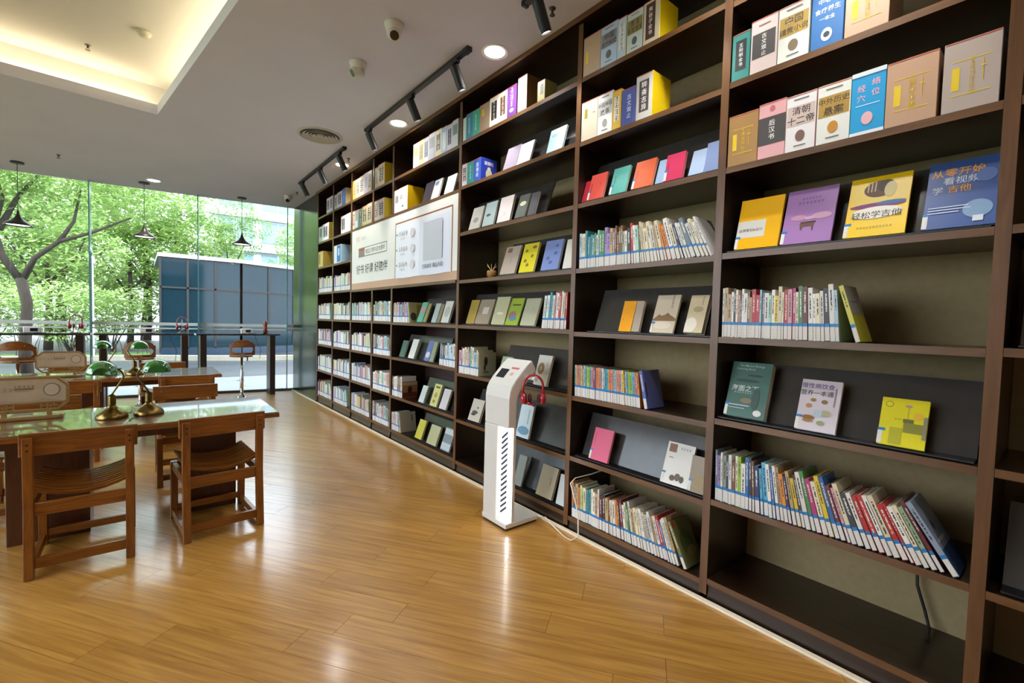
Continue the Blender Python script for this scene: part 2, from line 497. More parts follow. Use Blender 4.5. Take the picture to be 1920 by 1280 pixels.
# display boards leaning in the bays
def display_board(b, r, ya, yb, m=None, hh=0.30):
    z = zrow(b, r)
    o = MB().box(0, 0, 0, ya - yb, .009, hh).build('display_board', m or M_board, case, Vector((0.088, ya, z + .004)) + OFF, (math.radians(-20), 0, -PI / 2))
    MB().box(0, -.068, 0, ya - yb, 0.0, .006).build('board_lip', mat('board_lip', '1E1D20', .4), o, (0, 0, 0), (math.radians(20), 0, 0))
    return o
BOARDS = [(8, 'r4', 1.14, .215), (8, 'r6', 1.15, .215), (7, 'r3', 2.14, 1.205), (7, 'r5', 2.05, 1.205), (7, 'r7', 2.12, 1.205),
          (6, 'r2', 3.07, 2.20), (6, 'r3', 3.58, 2.57), (6, 'r4', 3.06, 2.21), (6, 'r5', 3.58, 2.52), (6, 'r6', 3.06, 2.22), (6, 'r7', 3.45, 2.22), (6, 'dk', 3.0, 2.22),
          (5, 'r2', 4.46, 3.66), (5, 'r5', 4.50, 3.66), (5, 'r6', 4.90, 3.97), (5, 'r7', 4.44, 3.66), (5, 'dk', 4.50, 3.66), (9, 'r5', .13, -.75), (9, 'r7', .13, -.75)]
for b, r, ya, yb in BOARDS:
    display_board(b, r, ya, yb, hh=.30 if b != 5 else .28)

# ---------------------------------------------------------------- books
def cover_material():
    m = mat('book_cover', 'FFFFFF', 0.38)
    nd, lk, b = N(m)
    oi = nd.new('ShaderNodeObjectInfo'); tc = nd.new('ShaderNodeTexCoord')
    sp = nd.new('ShaderNodeSeparateXYZ'); lk.new(tc.outputs['Generated'], sp.inputs[0])
    def cmp(sock, op, val):
        n = nd.new('ShaderNodeMath'); n.operation = op; n.inputs[1].default_value = val; lk.new(sock, n.inputs[0]); return n.outputs[0]
    def mul(a, c):
        n = nd.new('ShaderNodeMath'); n.operation = 'MULTIPLY'; lk.new(a, n.inputs[0]); lk.new(c, n.inputs[1]); return n.outputs[0]
    vm = nd.new('ShaderNodeVectorMath'); vm.operation = 'ADD'
    lk.new(tc.outputs['Object'], vm.inputs[0])
    cx = nd.new('ShaderNodeCombineXYZ'); lk.new(oi.outputs['Random'], cx.inputs[0]); lk.new(oi.outputs['Random'], cx.inputs[2]); lk.new(cx.outputs[0], vm.inputs[1])
    vo = nd.new('ShaderNodeTexVoronoi'); vo.inputs['Scale'].default_value = 170.0; lk.new(vm.outputs[0], vo.inputs['Vector'])
    zs_ = nd.new('ShaderNodeMath'); zs_.operation = 'MULTIPLY_ADD'; zs_.inputs[1].default_value = .28; lk.new(oi.outputs['Random'], zs_.inputs[0]); lk.new(sp.outputs[2], zs_.inputs[2]); zshift = zs_.outputs[0]
    mask = mul(mul(cmp(sp.outputs[0], 'GREATER_THAN', .34), cmp(sp.outputs[0], 'LESS_THAN', .66)), mul(cmp(zshift, 'GREATER_THAN', .62), cmp(sp.outputs[2], 'LESS_THAN', .90)))
    mask = mul(mask, mul(cmp(sp.outputs[1], 'LESS_THAN', .01), cmp(vo.outputs['Distance'], 'GREATER_THAN', .42)))
    bw = nd.new('ShaderNodeRGBToBW'); lk.new(oi.outputs['Color'], bw.inputs[0])
    gt = cmp(bw.outputs[0], 'LESS_THAN', .22)
    mx0 = nd.new('ShaderNodeMix'); mx0.data_type = 'RGBA'; lk.new(gt, mx0.inputs['Factor'])
    mx0.inputs['A'].default_value = (.03, .03, .035, 1); mx0.inputs['B'].default_value = (.75, .73, .68, 1)
    mx = nd.new('ShaderNodeMix'); mx.data_type = 'RGBA'; lk.new(mask, mx.inputs['Factor'])
    lk.new(oi.outputs['Color'], mx.inputs['A']); lk.new(mx0.outputs['Result'], mx.inputs['B'])
    lk.new(mx.outputs['Result'], b.inputs['Base Color'])
    return m
M_cover = cover_material()
M_face = mat('face_cover', 'FFFFFF', 0.33)
_n, _l, _b = N(M_face); _oi = _n.new('ShaderNodeObjectInfo'); _l.new(_oi.outputs['Color'], _b.inputs['Base Color'])
M_page = noisy('book_pages', 'E4DCC8', 'D2C8B0', 60, 0.8, stretch=(1, 1, 1))
M_call = noisy('call_number_label', 'ECE9E4', 'DAD6D2', 220, 0.6)
M_band = mat('blue_label_band', '1E7CC4', 0.4)

def book_shell(t, d, h, cv=0.0022):
    """spine on the Y=0 side, boards on both X sides, open at the other three edges"""
    b = MB().box(0, 0, 0, t, cv, h)
    b.box(0, cv, 0, cv * .7, d, h); b.box(t - cv * .7, cv, 0, t, d, h)
    return b

def spine_book(t, d, h, color, loc, rot, label=True, art_side=None):
    o = book_shell(t, d, h).build('book', M_cover, None, loc, rot)
    o.color = color
    MB().box(.0017, .0025, .003, t - .0017, d - .004, h - .003).build('page_block', M_page, o)
    if label:
        lh = .062
        MB().box(.0004, -.0008, .003, t - .0004, .0, lh).build('call_label', M_call, o)
        MB().box(.0002, -.0011, lh, t - .0002, .0, lh + .014).build('label_band', M_band, o)
    if art_side:
        # cover art on the board that faces the near end of the row (local +X)
        e = bpy.data.objects.new('front_cover', None)
        g = MB().box(0, 0, 0, .0008, d, h).build('front_cover', M_face, o, (t, 0, 0)); g.color = color
        w = empty('cover_print', (t + .0012, 0, 0), (0, 0, PI / 2))
        bpy.data.objects.remove(e)
        for ch in art_ops_meshes(art_side, d, h):
            ch.data.transform(Matrix.Translation((t + .0012, 0, 0)) @ Matrix.Rotation(PI / 2, 4, 'Z') @ Matrix.Translation(ch.location)); ch.location = (0, 0, 0)
            ch.parent = o
        bpy.data.objects.remove(w)
    return o

def art_ops_meshes(ops, w, h):
    tmp = empty('tmp')
    art(ops, w, h, tmp)
    out = list(tmp.children)
    for c in out: c.parent = None
    bpy.data.objects.remove(tmp)
    return out

ORD = ['', 'first', 'second', 'third', 'fourth', 'fifth', 'sixth', 'seventh', 'eighth', 'ninth', 'tenth', 'eleventh', 'twelfth', 'thirteenth', 'fourteenth', 'fifteenth', 'sixteenth', 'seventeenth', 'eighteenth', 'nineteenth']
TENS = {2: 'twent', 3: 'thirt', 4: 'fort', 5: 'fift'}
def ordinal(n):
    if n < 20: return ORD[n]
    return TENS[n // 10] + ('ieth' if n % 10 == 0 else 'y-' + ORD[n % 10])
NAMED = [('white', 'E8E6E0'), ('cream', 'E0D6B8'), ('pale grey', 'C4C6C4'), ('light blue', 'A9C4DA'), ('teal', '3E8E9A'), ('navy', '26305A'), ('blue', '3F6FB4'), ('sage green', '93A88A'),
         ('green', '4C8C4A'), ('lime', 'A6C83A'), ('yellow', 'E4C63A'), ('orange', 'E0862A'), ('red', 'B8302E'), ('maroon', '6E2A30'), ('pink', 'DDA0AC'), ('magenta', 'B43A7A'), ('purple', '6A4A8A'),
         ('brown', '7A5438'), ('tan', 'BFA278'), ('charcoal', '34343A'), ('slate', '6A7884'), ('mint', 'A8D4C0'), ('salmon', 'E08A70'), ('violet', 'A08AC4'), ('sky blue', '5EB4DC')]
NC = dict(NAMED)
P_mixed = ['white', 'cream', 'white', 'pale grey', 'tan', 'cream', 'pink', 'white', 'red', 'teal', 'yellow', 'sage green', 'charcoal', 'light blue', 'brown', 'orange', 'white', 'lime', 'maroon', 'green']
P_pale = ['white', 'cream', 'pale grey', 'white', 'light blue', 'tan', 'sage green', 'cream', 'pink', 'white', 'mint', 'slate', 'white', 'cream', 'violet', 'brown']
P_rain = ['mint', 'salmon', 'orange', 'violet', 'yellow', 'brown', 'light blue', 'teal', 'lime', 'lime', 'sky blue', 'salmon', 'purple', 'orange', 'orange', 'salmon', 'tan', 'violet', 'white', 'green', 'teal', 'sky blue', 'orange', 'salmon', 'tan', 'blue']
SEQ = {
 (8, 'r5'): 'white tan tan white charcoal cream pink charcoal white white brown tan red red light_blue slate white mint white yellow cream cream red pink magenta cream green maroon white white cream white charcoal white light_blue',
 (8, 'r7'): 'slate violet white sage_green navy white brown white lime white blue charcoal brown navy sky_blue sky_blue white blue white tan orange navy tan yellow charcoal white green magenta cream yellow blue maroon pink cream charcoal white red red white cream red red white cream sage_green maroon',
 (7, 'r4'): 'light_blue white cream teal teal teal teal teal green white light_blue green green violet violet tan brown brown brown brown brown sage_green white charcoal red white mint brown cream cream cream cream white tan cream orange orange white cream navy white white slate pale_grey cream white white',
 (7, 'dk'): 'orange charcoal tan orange cream lime cream teal teal cream white tan white maroon charcoal tan brown cream white orange brown maroon white cream green white tan cream cream white white cream pale_grey white tan white red blue cream white tan brown',
 (6, 'r5'): 'white teal white teal teal white pink white red white cream red',
}
GROUPN = {'r4': 'fifth shelf up', 'r5': 'fourth shelf up', 'r6': 'third shelf up', 'r7': 'second shelf up', 'dk': 'bottom shelf'}
BAYN = {4: 'fourth narrow bay from window', 5: 'wide bay beneath poster', 6: 'bay behind kiosk', 7: 'bay beside kiosk cable', 8: 'widest bay'}

def spine_row(b, r, ya, yb, n, hr, lean, pal, tail=None, end=None, seed=1):
    rnd = random.Random(seed * 100 + b)
    z = zrow(b, r) + .0006
    seq = SEQ.get((b, r)); seq = [s.replace('_', ' ') for s in seq.split()] if seq else None
    names = [(seq[i % len(seq)] if seq else rnd.choice(pal)) for i in range(n)]
    ths = [rnd.uniform(.6, 1.5) for _ in range(n)]
    # lean angle per book (negative: tops lean to the far end)
    le = [lean[0] + (lean[1] - lean[0]) * max(0, (i / max(n - 1, 1) - lean[2]) / (1 - lean[2])) for i in range(n)]
    ext = [.255 * max(0, math.tan(math.radians(le[i])) - math.tan(math.radians(le[i + 1]))) + .0003 if i + 1 < n else 0 for i in range(n)]
    tot = sum(t / math.cos(math.radians(a)) for t, a in zip(ths, le)); ya -= .26 * max(0, -math.sin(math.radians(le[0]))); k = (ya - yb - sum(ext)) / tot
    y = ya - .002
    for i in range(n):
        t = ths[i] * k * .98; a = math.radians(le[i])
        h = rnd.uniform(*hr); d = rnd.uniform(.145, .185)
        c = lin(NC[names[i]]); j = rnd.uniform(.85, 1.12)
        c = (min(c[0] * j, 1), min(c[1] * j, 1), min(c[2] * j, 1), 1)
        yy = y; zz = z
        if a > 0:                                   # tops lean toward the near end: lowest corner is the near one
            zz = z + t * math.sin(a)
        o = spine_book(t, d, h, c, (.012 + rnd.uniform(0, .006), yy, zz), (0, a, -PI / 2))
        tag(o, f'{names[i]} spined book, {ordinal(i + 1)} along the {GROUPN[r]} of {BAYN[b]}', 'book', f'books on the {GROUPN[r]}, {BAYN[b]}')
        y -= ths[i] * k / math.cos(a) + ext[i]
    if end:
        col, ed, eh, el, ops, lab, t = end
        y -= .26 * max(0, math.tan(math.radians(le[-1])) - math.tan(math.radians(el)))
        o = spine_book(t, ed, eh, lin(col), (.012, y - .001, z), (0, math.radians(el), -PI / 2), True, ops)
        tag(o, lab, 'book', f'books on the {GROUPN[r]}, {BAYN[b]}')

spine_row(8, 'r5', 1.149, .640, 35, (.195, .25), (-1, -5, .6), P_mixed, end=('C8C23A', .17, .245, -17, [('r', 0, .5, 1, 1, 'A8A8A4'), ('r', .2, .7, .7, .72, '5A5A5A')], 'yellow and grey book slumped at the end of the fourth shelf', .016), seed=1)
spine_row(8, 'r7', 1.150, .268, 46, (.21, .26), (-2, -30, .22), P_mixed, end=('8E9CB4', .17, .27, -33, [('r', 0, 0, 1, .34, '2F4A78'), ('e', .4, .62, .08, .06, '4A5058'), ('r', .1, .42, .7, .46, 'C8CCD0')], 'grey and navy book sliding at the end of the second shelf', .018), seed=2)
spine_row(7, 'r4', 2.142, 1.212, 47, (.2, .245), (-1, -27, .45), P_mixed, seed=3)
SEQ[(7, 'r6')] = ' '.join(P_rain[i % len(P_rain)].replace(' ', '_') for i in range(40))
spine_row(7, 'r6', 2.145, 1.61, 40, (.205, .212), (-2, -7, .3), P_rain, end=('5B66B0', .17, .225, -13, [('r', .06, .3, .12, .7, '20244A')], 'large blue book closing the rainbow coloured row', .02), seed=4)
spine_row(7, 'dk', 2.140, 1.32, 41, (.215, .26), (-2, -22, .3), P_mixed, end=('7A7A4A', .17, .25, -27, [('e', .5, .5, .35, .25, '5A6A3A'), ('e', .6, .3, .25, .1, '9A8A5A'), ('r', 0, .86, .12, .98, 'C03A2A')], 'mossy picture book sliding at the end of the bottom shelf', .018), seed=5)
spine_row(6, 'r5', 2.495, 2.245, 12, (.235, .27), (7, 2, 0), P_mixed, seed=6)
spine_row(6, 'r6', 3.598, 3.30, 11, (.2, .26), (0, 0, 0), P_pale, end=('BDBFA4', .19, .205, 0, [('e', .42, .62, .1, .2, '3A3A30'), ('e', .36, .35, .06, .14, '4A4A3E'), ('e', .45, .16, .16, .03, '5A5A4A')], 'pale olive book showing a dark dancing figure', .016), seed=7)
spine_row(5, 'r5', 5.026, 4.66, 13, (.2, .235), (0, -3, .5), P_pale, end=('CFC88A', .18, .225, -9, [('r', .55, .3, .95, .9, 'A89A48'), ('e', .3, .3, .2, .2, '5A5A4A')], 'cream and olive book tilting at the row end under poster', .018), seed=8)
spine_row(5, 'r6', 3.955, 3.665, 8, (.2, .225), (5, 1, 0), P_pale, seed=9)
spine_row(5, 'r7', 5.026, 4.78, 8, (.215, .245), (0, -2, .3), P_pale, end=('A8744A', .19, .185, 0, [('r', .04, .04, .96, .34, '6A2F20'), ('r', .04, .78, .96, .96, 'C0A888'), ('e', .5, .5, .14, .22, '3A2A22')], 'photo book showing a seated person in a brown room', .016), seed=10)
spine_row(5, 'dk', 5.026, 4.84, 6, (.2, .225), (0, -4, .3), P_pale, end=('C4BEA8', .2, .225, -11, [('r', .74, .55, .8, .85, '4A463C')], 'large beige book leaning at the foot of the bookcase', .02), seed=11)
for _r, _n2 in (('r5', 13), ('r6', 11), ('r7', 12), ('dk', 11)):
    spine_row(4, _r, 5.604, 5.082, _n2, (.2, .25), (0, -3, .4), P_pale, seed=20 + _n2)

# the far narrow bays: too many and too small to tell apart singly
def far_books():
    rnd = random.Random(11)
    b = MB(); cols = []
    for by, rows in ((1, ('r4', 'r5', 'r6', 'r7', 'dk')), (2, ('r4', 'r5', 'r6', 'r7', 'dk')), (3, ('r5', 'r6', 'r7', 'dk'))):
        y0, y1 = bay(by)
        for r in rows:
            z = zrow(by, r); y = y0 - .006
            stop = y1 + (.1 if rnd.random() < .25 else .015)
            while y > stop + .04:
                t = rnd.uniform(.022, .05); h = rnd.uniform(.2, .25); d = rnd.uniform(.15, .18); x = .012 + rnd.uniform(0, .008)
                c = lin(NC[rnd.choice(P_pale)])
                last = y - t < stop + .045
                M = Matrix.Translation((x, y, z + .001)) @ Matrix.Rotation(math.radians(-12 if last else 0), 4, 'Y') if False else Matrix.Translation((x, y, z + .001)) @ Matrix.Rotation(-PI / 2, 4, 'Z') @ Matrix.Rotation(math.radians(-11 if last else 0), 4, 'Y')
                n0 = len(b.f)
                b.box(0, 0, 0, t * .97, .003, h, 0, M); b.box(0, .003, 0, .0022, d, h, 0, M); b.box(t * .97 - .0022, .003, 0, t * .97, d, h, 0, M)
                cols += [c] * (len(b.f) - n0)
                n0 = len(b.f)
                b.box(.0024, .004, .003, t * .97 - .0024, d - .004, h - .003, 1, M)
                b.box(.0004, -.0008, .003, t * .97 - .0004, 0, .062, 2, M)
                b.box(.0004, -.0011, .062, t * .97 - .0004, 0, .074, 3, M)
                cols += [c] * (len(b.f) - n0)
                y -= t
    m = mat('small_book_covers', 'FFFFFF', .4)
    nd, lk, bs = N(m); at = nd.new('ShaderNodeAttribute'); at.attribute_name = 'cover'; lk.new(at.outputs['Color'], bs.inputs['Base Color'])
    o = b.build('far_bay_books', [m, M_page, M_call, M_band])
    ca = o.data.color_attributes.new('cover', 'FLOAT_COLOR', 'CORNER')
    flat = []
    for p, c in zip(o.data.polygons, cols):
        flat += list(c) * p.loop_total
    ca.data.foreach_set('color', flat)
    tag(o, 'rows of small pale library books in the three narrow bays by window', 'books', kind='stuff')
far_books()
FACE=[
 (8,'r4',1.109,0.200,0.260,15,0.014,'F2B60C','yellow paperback with a grey paper band across its cover',[('r', -0.0, 0.22, 0.66, 0.56, 'D6D3CC'), ('t', '品牌策划&设计', 0.33, 0.37, 0.085, '33302C', 0)]),
 (8,'r4',0.898,0.201,0.270,18,0.012,'A67BB8','lilac book showing a small brown hut in the sky',[('t', '钢琴启蒙教程', 0.5, 0.82, 0.06, '5A3D6E', 0), ('t', '钢琴进阶练习曲', 0.5, 0.74, 0.07, '5A3D6E', 0), ('e', 0.3, 0.47, 0.16, 0.05, 'C58FB0'), ('e', 0.75, 0.47, 0.2, 0.06, 'C99AB8'), ('e', 0.52, 0.45, 0.1, 0.03, 'D0A5C5'), ('g', 0.5, 0.3, 0.26, 0.12, '6B4A3A'), ('r', 0.36, 0.355, 0.66, 0.385, '3F2A22')]),
 (8,'r4',0.652,0.202,0.273,19,0.012,'F4CB10','bright yellow guitar tutor showing strings and a purple ribbon',[('e', 0.5, 0.78, 0.26, 0.14, '6A4424'), ('e', 0.6, 0.82, 0.14, 0.1, '3B2413'), ('e', 0.68, 0.75, 0.1, 0.13, 'E8D79A'), ('r', 0.3, 0.74, 0.32, 0.9, 'D8C9A0'), ('r', 0.36, 0.74, 0.38, 0.91, 'D8C9A0'), ('r', 0.42, 0.74, 0.44, 0.91, 'D8C9A0'), ('e', 0.5, 0.5, 0.46, 0.045, '7B2F73'), ('e', 0.72, 0.53, 0.24, 0.03, '3F6FA8'), ('e', 0.5, 0.38, 0.42, 0.1, 'F3EFE2'), ('t', '轻松学吉他', 0.5, 0.35, 0.165, '2C2A3A', 0), ('t', '零 起 步 · 教 程', 0.5, 0.14, 0.05, '6A5A20', 0)]),
 (8,'r4',0.401,0.198,0.282,22,0.012,'3E5C9C','blue guitar book with orange and white title lettering',[('t', '从零开始', 0.42, 0.83, 0.19, 'F2A515', 0), ('t', '看视频', 0.48, 0.7, 0.17, 'DDE5F2', 0), ('t', '学', 0.16, 0.57, 0.17, 'DDE5F2', 0), ('t', '吉他', 0.47, 0.57, 0.17, 'F2A515', 0), ('e', 0.82, 0.72, 0.14, 0.1, '5C78B4'), ('e', 0.75, 0.24, 0.2, 0.13, '7FA3C8'), ('r', 0.06, 0.3, 0.62, 0.315, 'C9D6EC'), ('r', 0.06, 0.26, 0.66, 0.275, 'C9D6EC'), ('r', 0.06, 0.22, 0.5, 0.235, 'C9D6EC'), ('r', 0.7, 0.06, 0.84, 0.14, 'DDE3EC')]),
 (8,'r6',1.123,0.193,0.280,18,0.04,'3F6A5E','thick dark green sea life book in a shiny plastic jacket',[('t', '海面之下', 0.42, 0.52, 0.17, 'D8E4DE', 0), ('t', '海洋生物形态图鉴', 0.42, 0.44, 0.06, 'B8CCC4', 0), ('t', 'The Marine Biology', 0.5, 0.93, 0.08, 'A9C4BA', 0), ('t', 'Coloring Book', 0.36, 0.87, 0.08, 'A9C4BA', 0), ('e', 0.62, 0.76, 0.2, 0.02, '22403A'), ('e', 0.45, 0.66, 0.3, 0.03, '2A4A43'), ('e', 0.72, 0.35, 0.09, 0.2, '35524C'), ('e', 0.5, 0.3, 0.14, 0.05, '8A7A62'), ('e', 0.82, 0.1, 0.1, 0.055, 'E2DEDA'), ('r', 0.1, 0.2, 0.6, 0.215, 'CBD8E0'), ('r', 0.1, 0.15, 0.5, 0.16, 'CBD8E0')]),
 (8,'r6',0.797,0.157,0.233,21,0.018,'D9CFD8','pale diet handbook showing bowls of food on its cover',[('t', '慢性病饮食', 0.42, 0.88, 0.165, '5B3A86', 0), ('t', '营养一本通', 0.42, 0.74, 0.165, '2B2A2C', 0), ('e', 0.36, 0.6, 0.075, 0.035, '9C7B3C'), ('e', 0.64, 0.58, 0.08, 0.04, '8F6F4A'), ('e', 0.27, 0.48, 0.08, 0.04, 'B58A55'), ('e', 0.7, 0.36, 0.14, 0.06, 'B9B58C'), ('r', 0.42, 0.28, 0.62, 0.4, 'B9CDD6'), ('e', 0.3, 0.25, 0.16, 0.045, '8A5E2A'), ('e', 0.3, 0.19, 0.14, 0.03, 'A3742F'), ('e', 0.62, 0.17, 0.1, 0.04, '90A06A'), ('r', 0.86, 0.5, 0.885, 0.86, '8C8490')]),
 (8,'r6',0.497,0.146,0.193,21,0.014,'E6DC0C','acid yellow square book showing a flower in a vase',[('e', 0.17, 0.86, 0.09, 0.065, '9A9310'), ('e', 0.17, 0.86, 0.07, 0.05, 'E6DC0C'), ('e', 0.58, 0.85, 0.08, 0.03, 'C98A8A'), ('r', 0.585, 0.55, 0.595, 0.83, '8A8A3A'), ('r', 0.52, 0.3, 0.98, 0.5, '8C8A2A'), ('r', 0.5, 0.5, 0.72, 0.58, '6F6E2E'), ('r', 0.24, 0.04, 0.5, 0.38, 'B9B414'), ('r', 0.92, 0.2, 1.0, 0.66, '8A846A'), ('t', '日常的风景', 0.45, 0.56, 0.05, '6A6A20', 0), ('e', 0.8, 0.66, 0.09, 0.07, 'F0B83A')]),
 (7,'r3',2.174,0.068,0.150,17,0.012,'C22A3C','crimson book half hidden behind the bookcase upright',[]),
 (7,'r3',2.102,0.134,0.181,16,0.016,'E0564A','salmon red book beside the half hidden crimson one',[('s', '文艺理论', 0.14, 0.3, 0.07, '2A1A1A'), ('s', '选读', 0.7, 0.4, 0.05, '5A2A2A')]),
 (7,'r3',1.919,0.127,0.182,17,0.016,'4FA79C','teal green book standing on the row of coloured covers',[('s', '文学理论', 0.2, 0.35, 0.07, '173A36'), ('s', '教程', 0.7, 0.5, 0.045, '2A5A54')]),
 (7,'r3',1.748,0.141,0.180,17,0.018,'E2683F','orange book standing between the teal and pink ones',[('s', '文学评论', 0.16, 0.3, 0.07, '4A2216')]),
 (7,'r3',1.584,0.054,0.150,18,0.012,'9DB6D6','narrow pale blue book peeping out beside the pink book',[]),
 (7,'r3',1.528,0.116,0.159,13,0.018,'D03A62','pink red book with a blue spine tag',[('s', '现代文学', 0.16, 0.3, 0.07, '5A1A30')]),
 (7,'r3',1.377,0.085,0.152,21,0.012,'A9BBD8','light blue book with a white tag on its spine',[]),
 (7,'r3',1.289,0.080,0.163,13,0.012,'8394BE','periwinkle book against the bookcase upright',[]),
 (7,'r5',1.805,0.090,0.196,17,0.016,'F5A81C','orange yellow book turned sideways in front of a grey book',[('s', '民俗', 0.2, 0.2, 0.06, '5A3A10')]),
 (7,'r5',1.709,0.054,0.193,16,0.02,'B4A596','grey brown book behind the orange yellow one',[]),
 (7,'r5',1.580,0.149,0.232,24,0.014,'D6C8B2','cream book showing a brown mountain ridge',[('m', 0.5, 0.42, 0.98, 0.22, '8A6A4A'), ('e', 0.45, 0.2, 0.4, 0.1, 'E2D6C2'), ('t', '大地行走', 0.72, 0.82, 0.09, '6A5A48', 1)]),
 (7,'r5',1.365,0.104,0.218,24,0.035,'D9C9A8','thick cream book with a fanned text block',[('e', 0.55, 0.62, 0.28, 0.08, 'B8A67E'), ('t', '山河故人', 0.72, 0.85, 0.08, '4A4034', 1), ('e', 0.3, 0.2, 0.35, 0.2, 'EDE6D6')]),
 (7,'r7',2.009,0.154,0.209,18,0.018,'D9406E','hot pink book alone on the dark display board',[('s', '创意写作入门', 0.14, 0.45, 0.055, '3A1022')]),
 (7,'r7',1.471,0.167,0.235,24,0.016,'E4E0D8','white book showing temples and a brown corner square',[('r', 0.08, 0.76, 0.36, 0.96, '8A5A3C'), ('t', '古建之美', 0.68, 0.88, 0.09, '3A3A3A', 0), ('e', 0.4, 0.16, 0.1, 0.07, '5A4A34'), ('e', 0.58, 0.2, 0.1, 0.09, '6A5238'), ('e', 0.74, 0.17, 0.08, 0.08, '5A4A34'), ('r', 0.14, 0.62, 0.3, 0.64, '7A7470')]),
 (7,'r7',1.301,0.100,0.193,13,0.014,'8A7148','tan brown book beside the white temple book',[('e', 0.5, 0.3, 0.4, 0.2, 'A08A5A')]),
 (6,'r2',3.026,0.167,0.192,17,0.012,'9B8FA0','mauve grey book beside the blue sage boxed set',[]),
 (6,'r2',2.852,0.159,0.175,16,0.014,'EDEAEA','white book leaning beside the mauve grey one on high board',[]),
 (6,'r2',2.511,0.162,0.179,15,0.014,'B9DDEB','pale cyan book at the end of the high board',[('r', 0.15, 0.72, 0.6, 0.74, '4A7A9A'), ('r', 0.15, 0.66, 0.5, 0.68, '4A7A9A')]),
 (6,'r3',3.514,0.165,0.211,16,0.014,'B8B4AC','grey book first on the upper display board',[('e', 0.5, 0.4, 0.25, 0.12, '8A8A88')]),
 (6,'r3',3.306,0.163,0.216,14,0.016,'A8B8B8','blue grey book second on the upper display board',[('e', 0.4, 0.45, 0.2, 0.06, '3A4A5A')]),
 (6,'r3',3.095,0.173,0.220,13,0.02,'E6DADA','pale pink book third on the upper display board',[('s', '散文', 0.5, 0.1, 0.06, '4A4040')]),
 (6,'r3',2.862,0.125,0.200,18,0.018,'5A625C','dark green landscape book fourth on the upper display board',[('e', 0.5, 0.6, 0.3, 0.1, 'D8D4B0')]),
 (6,'r3',2.707,0.086,0.187,16,0.014,'5A5A60','charcoal book last on the upper display board',[]),
 (6,'r4',3.034,0.190,0.243,18,0.018,'B8A99C','taupe book beside the tiny straw ornament',[('r', 0.15, 0.78, 0.45, 0.94, '8A5A4A'), ('s', '传统文化', 0.55, 0.5, 0.05, '4A4038')]),
 (6,'r4',2.793,0.172,0.238,16,0.018,'DCD02A','yellow green book with scattered brown figures',[('e', 0.3, 0.4, 0.1, 0.06, '8A7A30'), ('e', 0.7, 0.55, 0.1, 0.06, '8A7A30'), ('e', 0.75, 0.85, 0.14, 0.05, '8A5A30'), ('e', 0.5, 0.25, 0.1, 0.06, '8A7A30'), ('e', 0.25, 0.75, 0.09, 0.05, '8A6A30')]),
 (6,'r4',2.537,0.179,0.230,15,0.018,'7E92CC','periwinkle blue book with faint figures',[('e', 0.3, 0.4, 0.1, 0.06, '5A6AA8'), ('e', 0.7, 0.55, 0.1, 0.06, '5A6AA8'), ('e', 0.5, 0.25, 0.1, 0.06, '5A6AA8'), ('e', 0.7, 0.8, 0.09, 0.05, '5A6AA8')]),
 (6,'r4',2.310,0.087,0.213,13,0.016,'E6E2DA','white book cut off by the upright, after the periwinkle one',[]),
 (6,'r5',3.524,0.129,0.224,17,0.016,'A38A3E','ochre book first in the olive cover row',[]),
 (6,'r5',3.386,0.205,0.228,22,0.018,'9A8C78','taupe book with a pale square on its cover',[('r', 0.35, 0.4, 0.75, 0.68, 'C9C2B4')]),
 (6,'r5',3.139,0.176,0.243,17,0.018,'B9B894','sage green book third in the olive cover row',[('e', 0.5, 0.4, 0.25, 0.05, 'D8D8C0')]),
 (6,'r5',2.949,0.157,0.233,23,0.012,'9AB03A','lime green book with a pink and blue swirl',[('e', 0.4, 0.35, 0.3, 0.16, '9A6A7A'), ('e', 0.5, 0.25, 0.25, 0.1, '5A8AA8'), ('r', 0.2, 0.72, 0.85, 0.77, '2A4A2A')]),
 (6,'r5',2.759,0.169,0.224,19,0.018,'B4B59A','grey green book last in the olive cover row',[('s', '读书', 0.65, 0.6, 0.05, '4A4A3A')]),
 (6,'r6',3.033,0.136,0.187,19,0.016,'9FB08A','pale green book tucked behind the kiosk head',[('r', 0.2, 0.74, 0.8, 0.82, '4A5A4A'), ('r', 0.25, 0.66, 0.75, 0.7, '4A5A4A')]),
 (6,'r6',2.584,0.145,0.230,16,0.02,'D8D6CC','cream book with a round patterned emblem, above red headphones',[('e', 0.34, 0.55, 0.24, 0.2, 'A8643A'), ('e', 0.34, 0.55, 0.17, 0.14, '5A7A5A'), ('e', 0.34, 0.55, 0.1, 0.08, 'C9A05A'), ('s', '纹样', 0.75, 0.7, 0.07, '3A3A3A')]),
 (6,'r7',3.457,0.172,0.199,24,0.022,'C9BFB0','beige book with a dark ink blossom, left of the kiosk',[('e', 0.45, 0.4, 0.25, 0.08, '4A4048'), ('e', 0.35, 0.3, 0.2, 0.06, '3A3038'), ('e', 0.6, 0.62, 0.06, 0.05, '4A4048')]),
 (6,'r7',2.770,0.149,0.276,13,0.018,'C9D8DE','pale blue wave book right of the kiosk column',[('e', 0.5, 0.2, 0.45, 0.12, '6A98B4'), ('r', 0.7, 0.4, 0.74, 0.8, '5A6A74')]),
 (6,'dk',2.785,0.092,0.235,16,0.014,'8E948C','grey green curling booklet beside the kiosk light panel',[]),
 (6,'dk',2.519,0.168,0.228,19,0.02,'D8D0B4','cream book on the bottom board right of the kiosk',[('s', '人间草木', 0.72, 0.55, 0.06, '3A342A'), ('s', '汪', 0.6, 0.4, 0.04, '5A5246')]),
 (6,'dk',2.303,0.081,0.211,13,0.014,'D6DEE2','white blue book cut off by the upright at the bottom',[]),
 (5,'r2',4.407,0.160,0.215,14,0.012,'3A3442','black book leaning beside the yellow boxed set',[]),
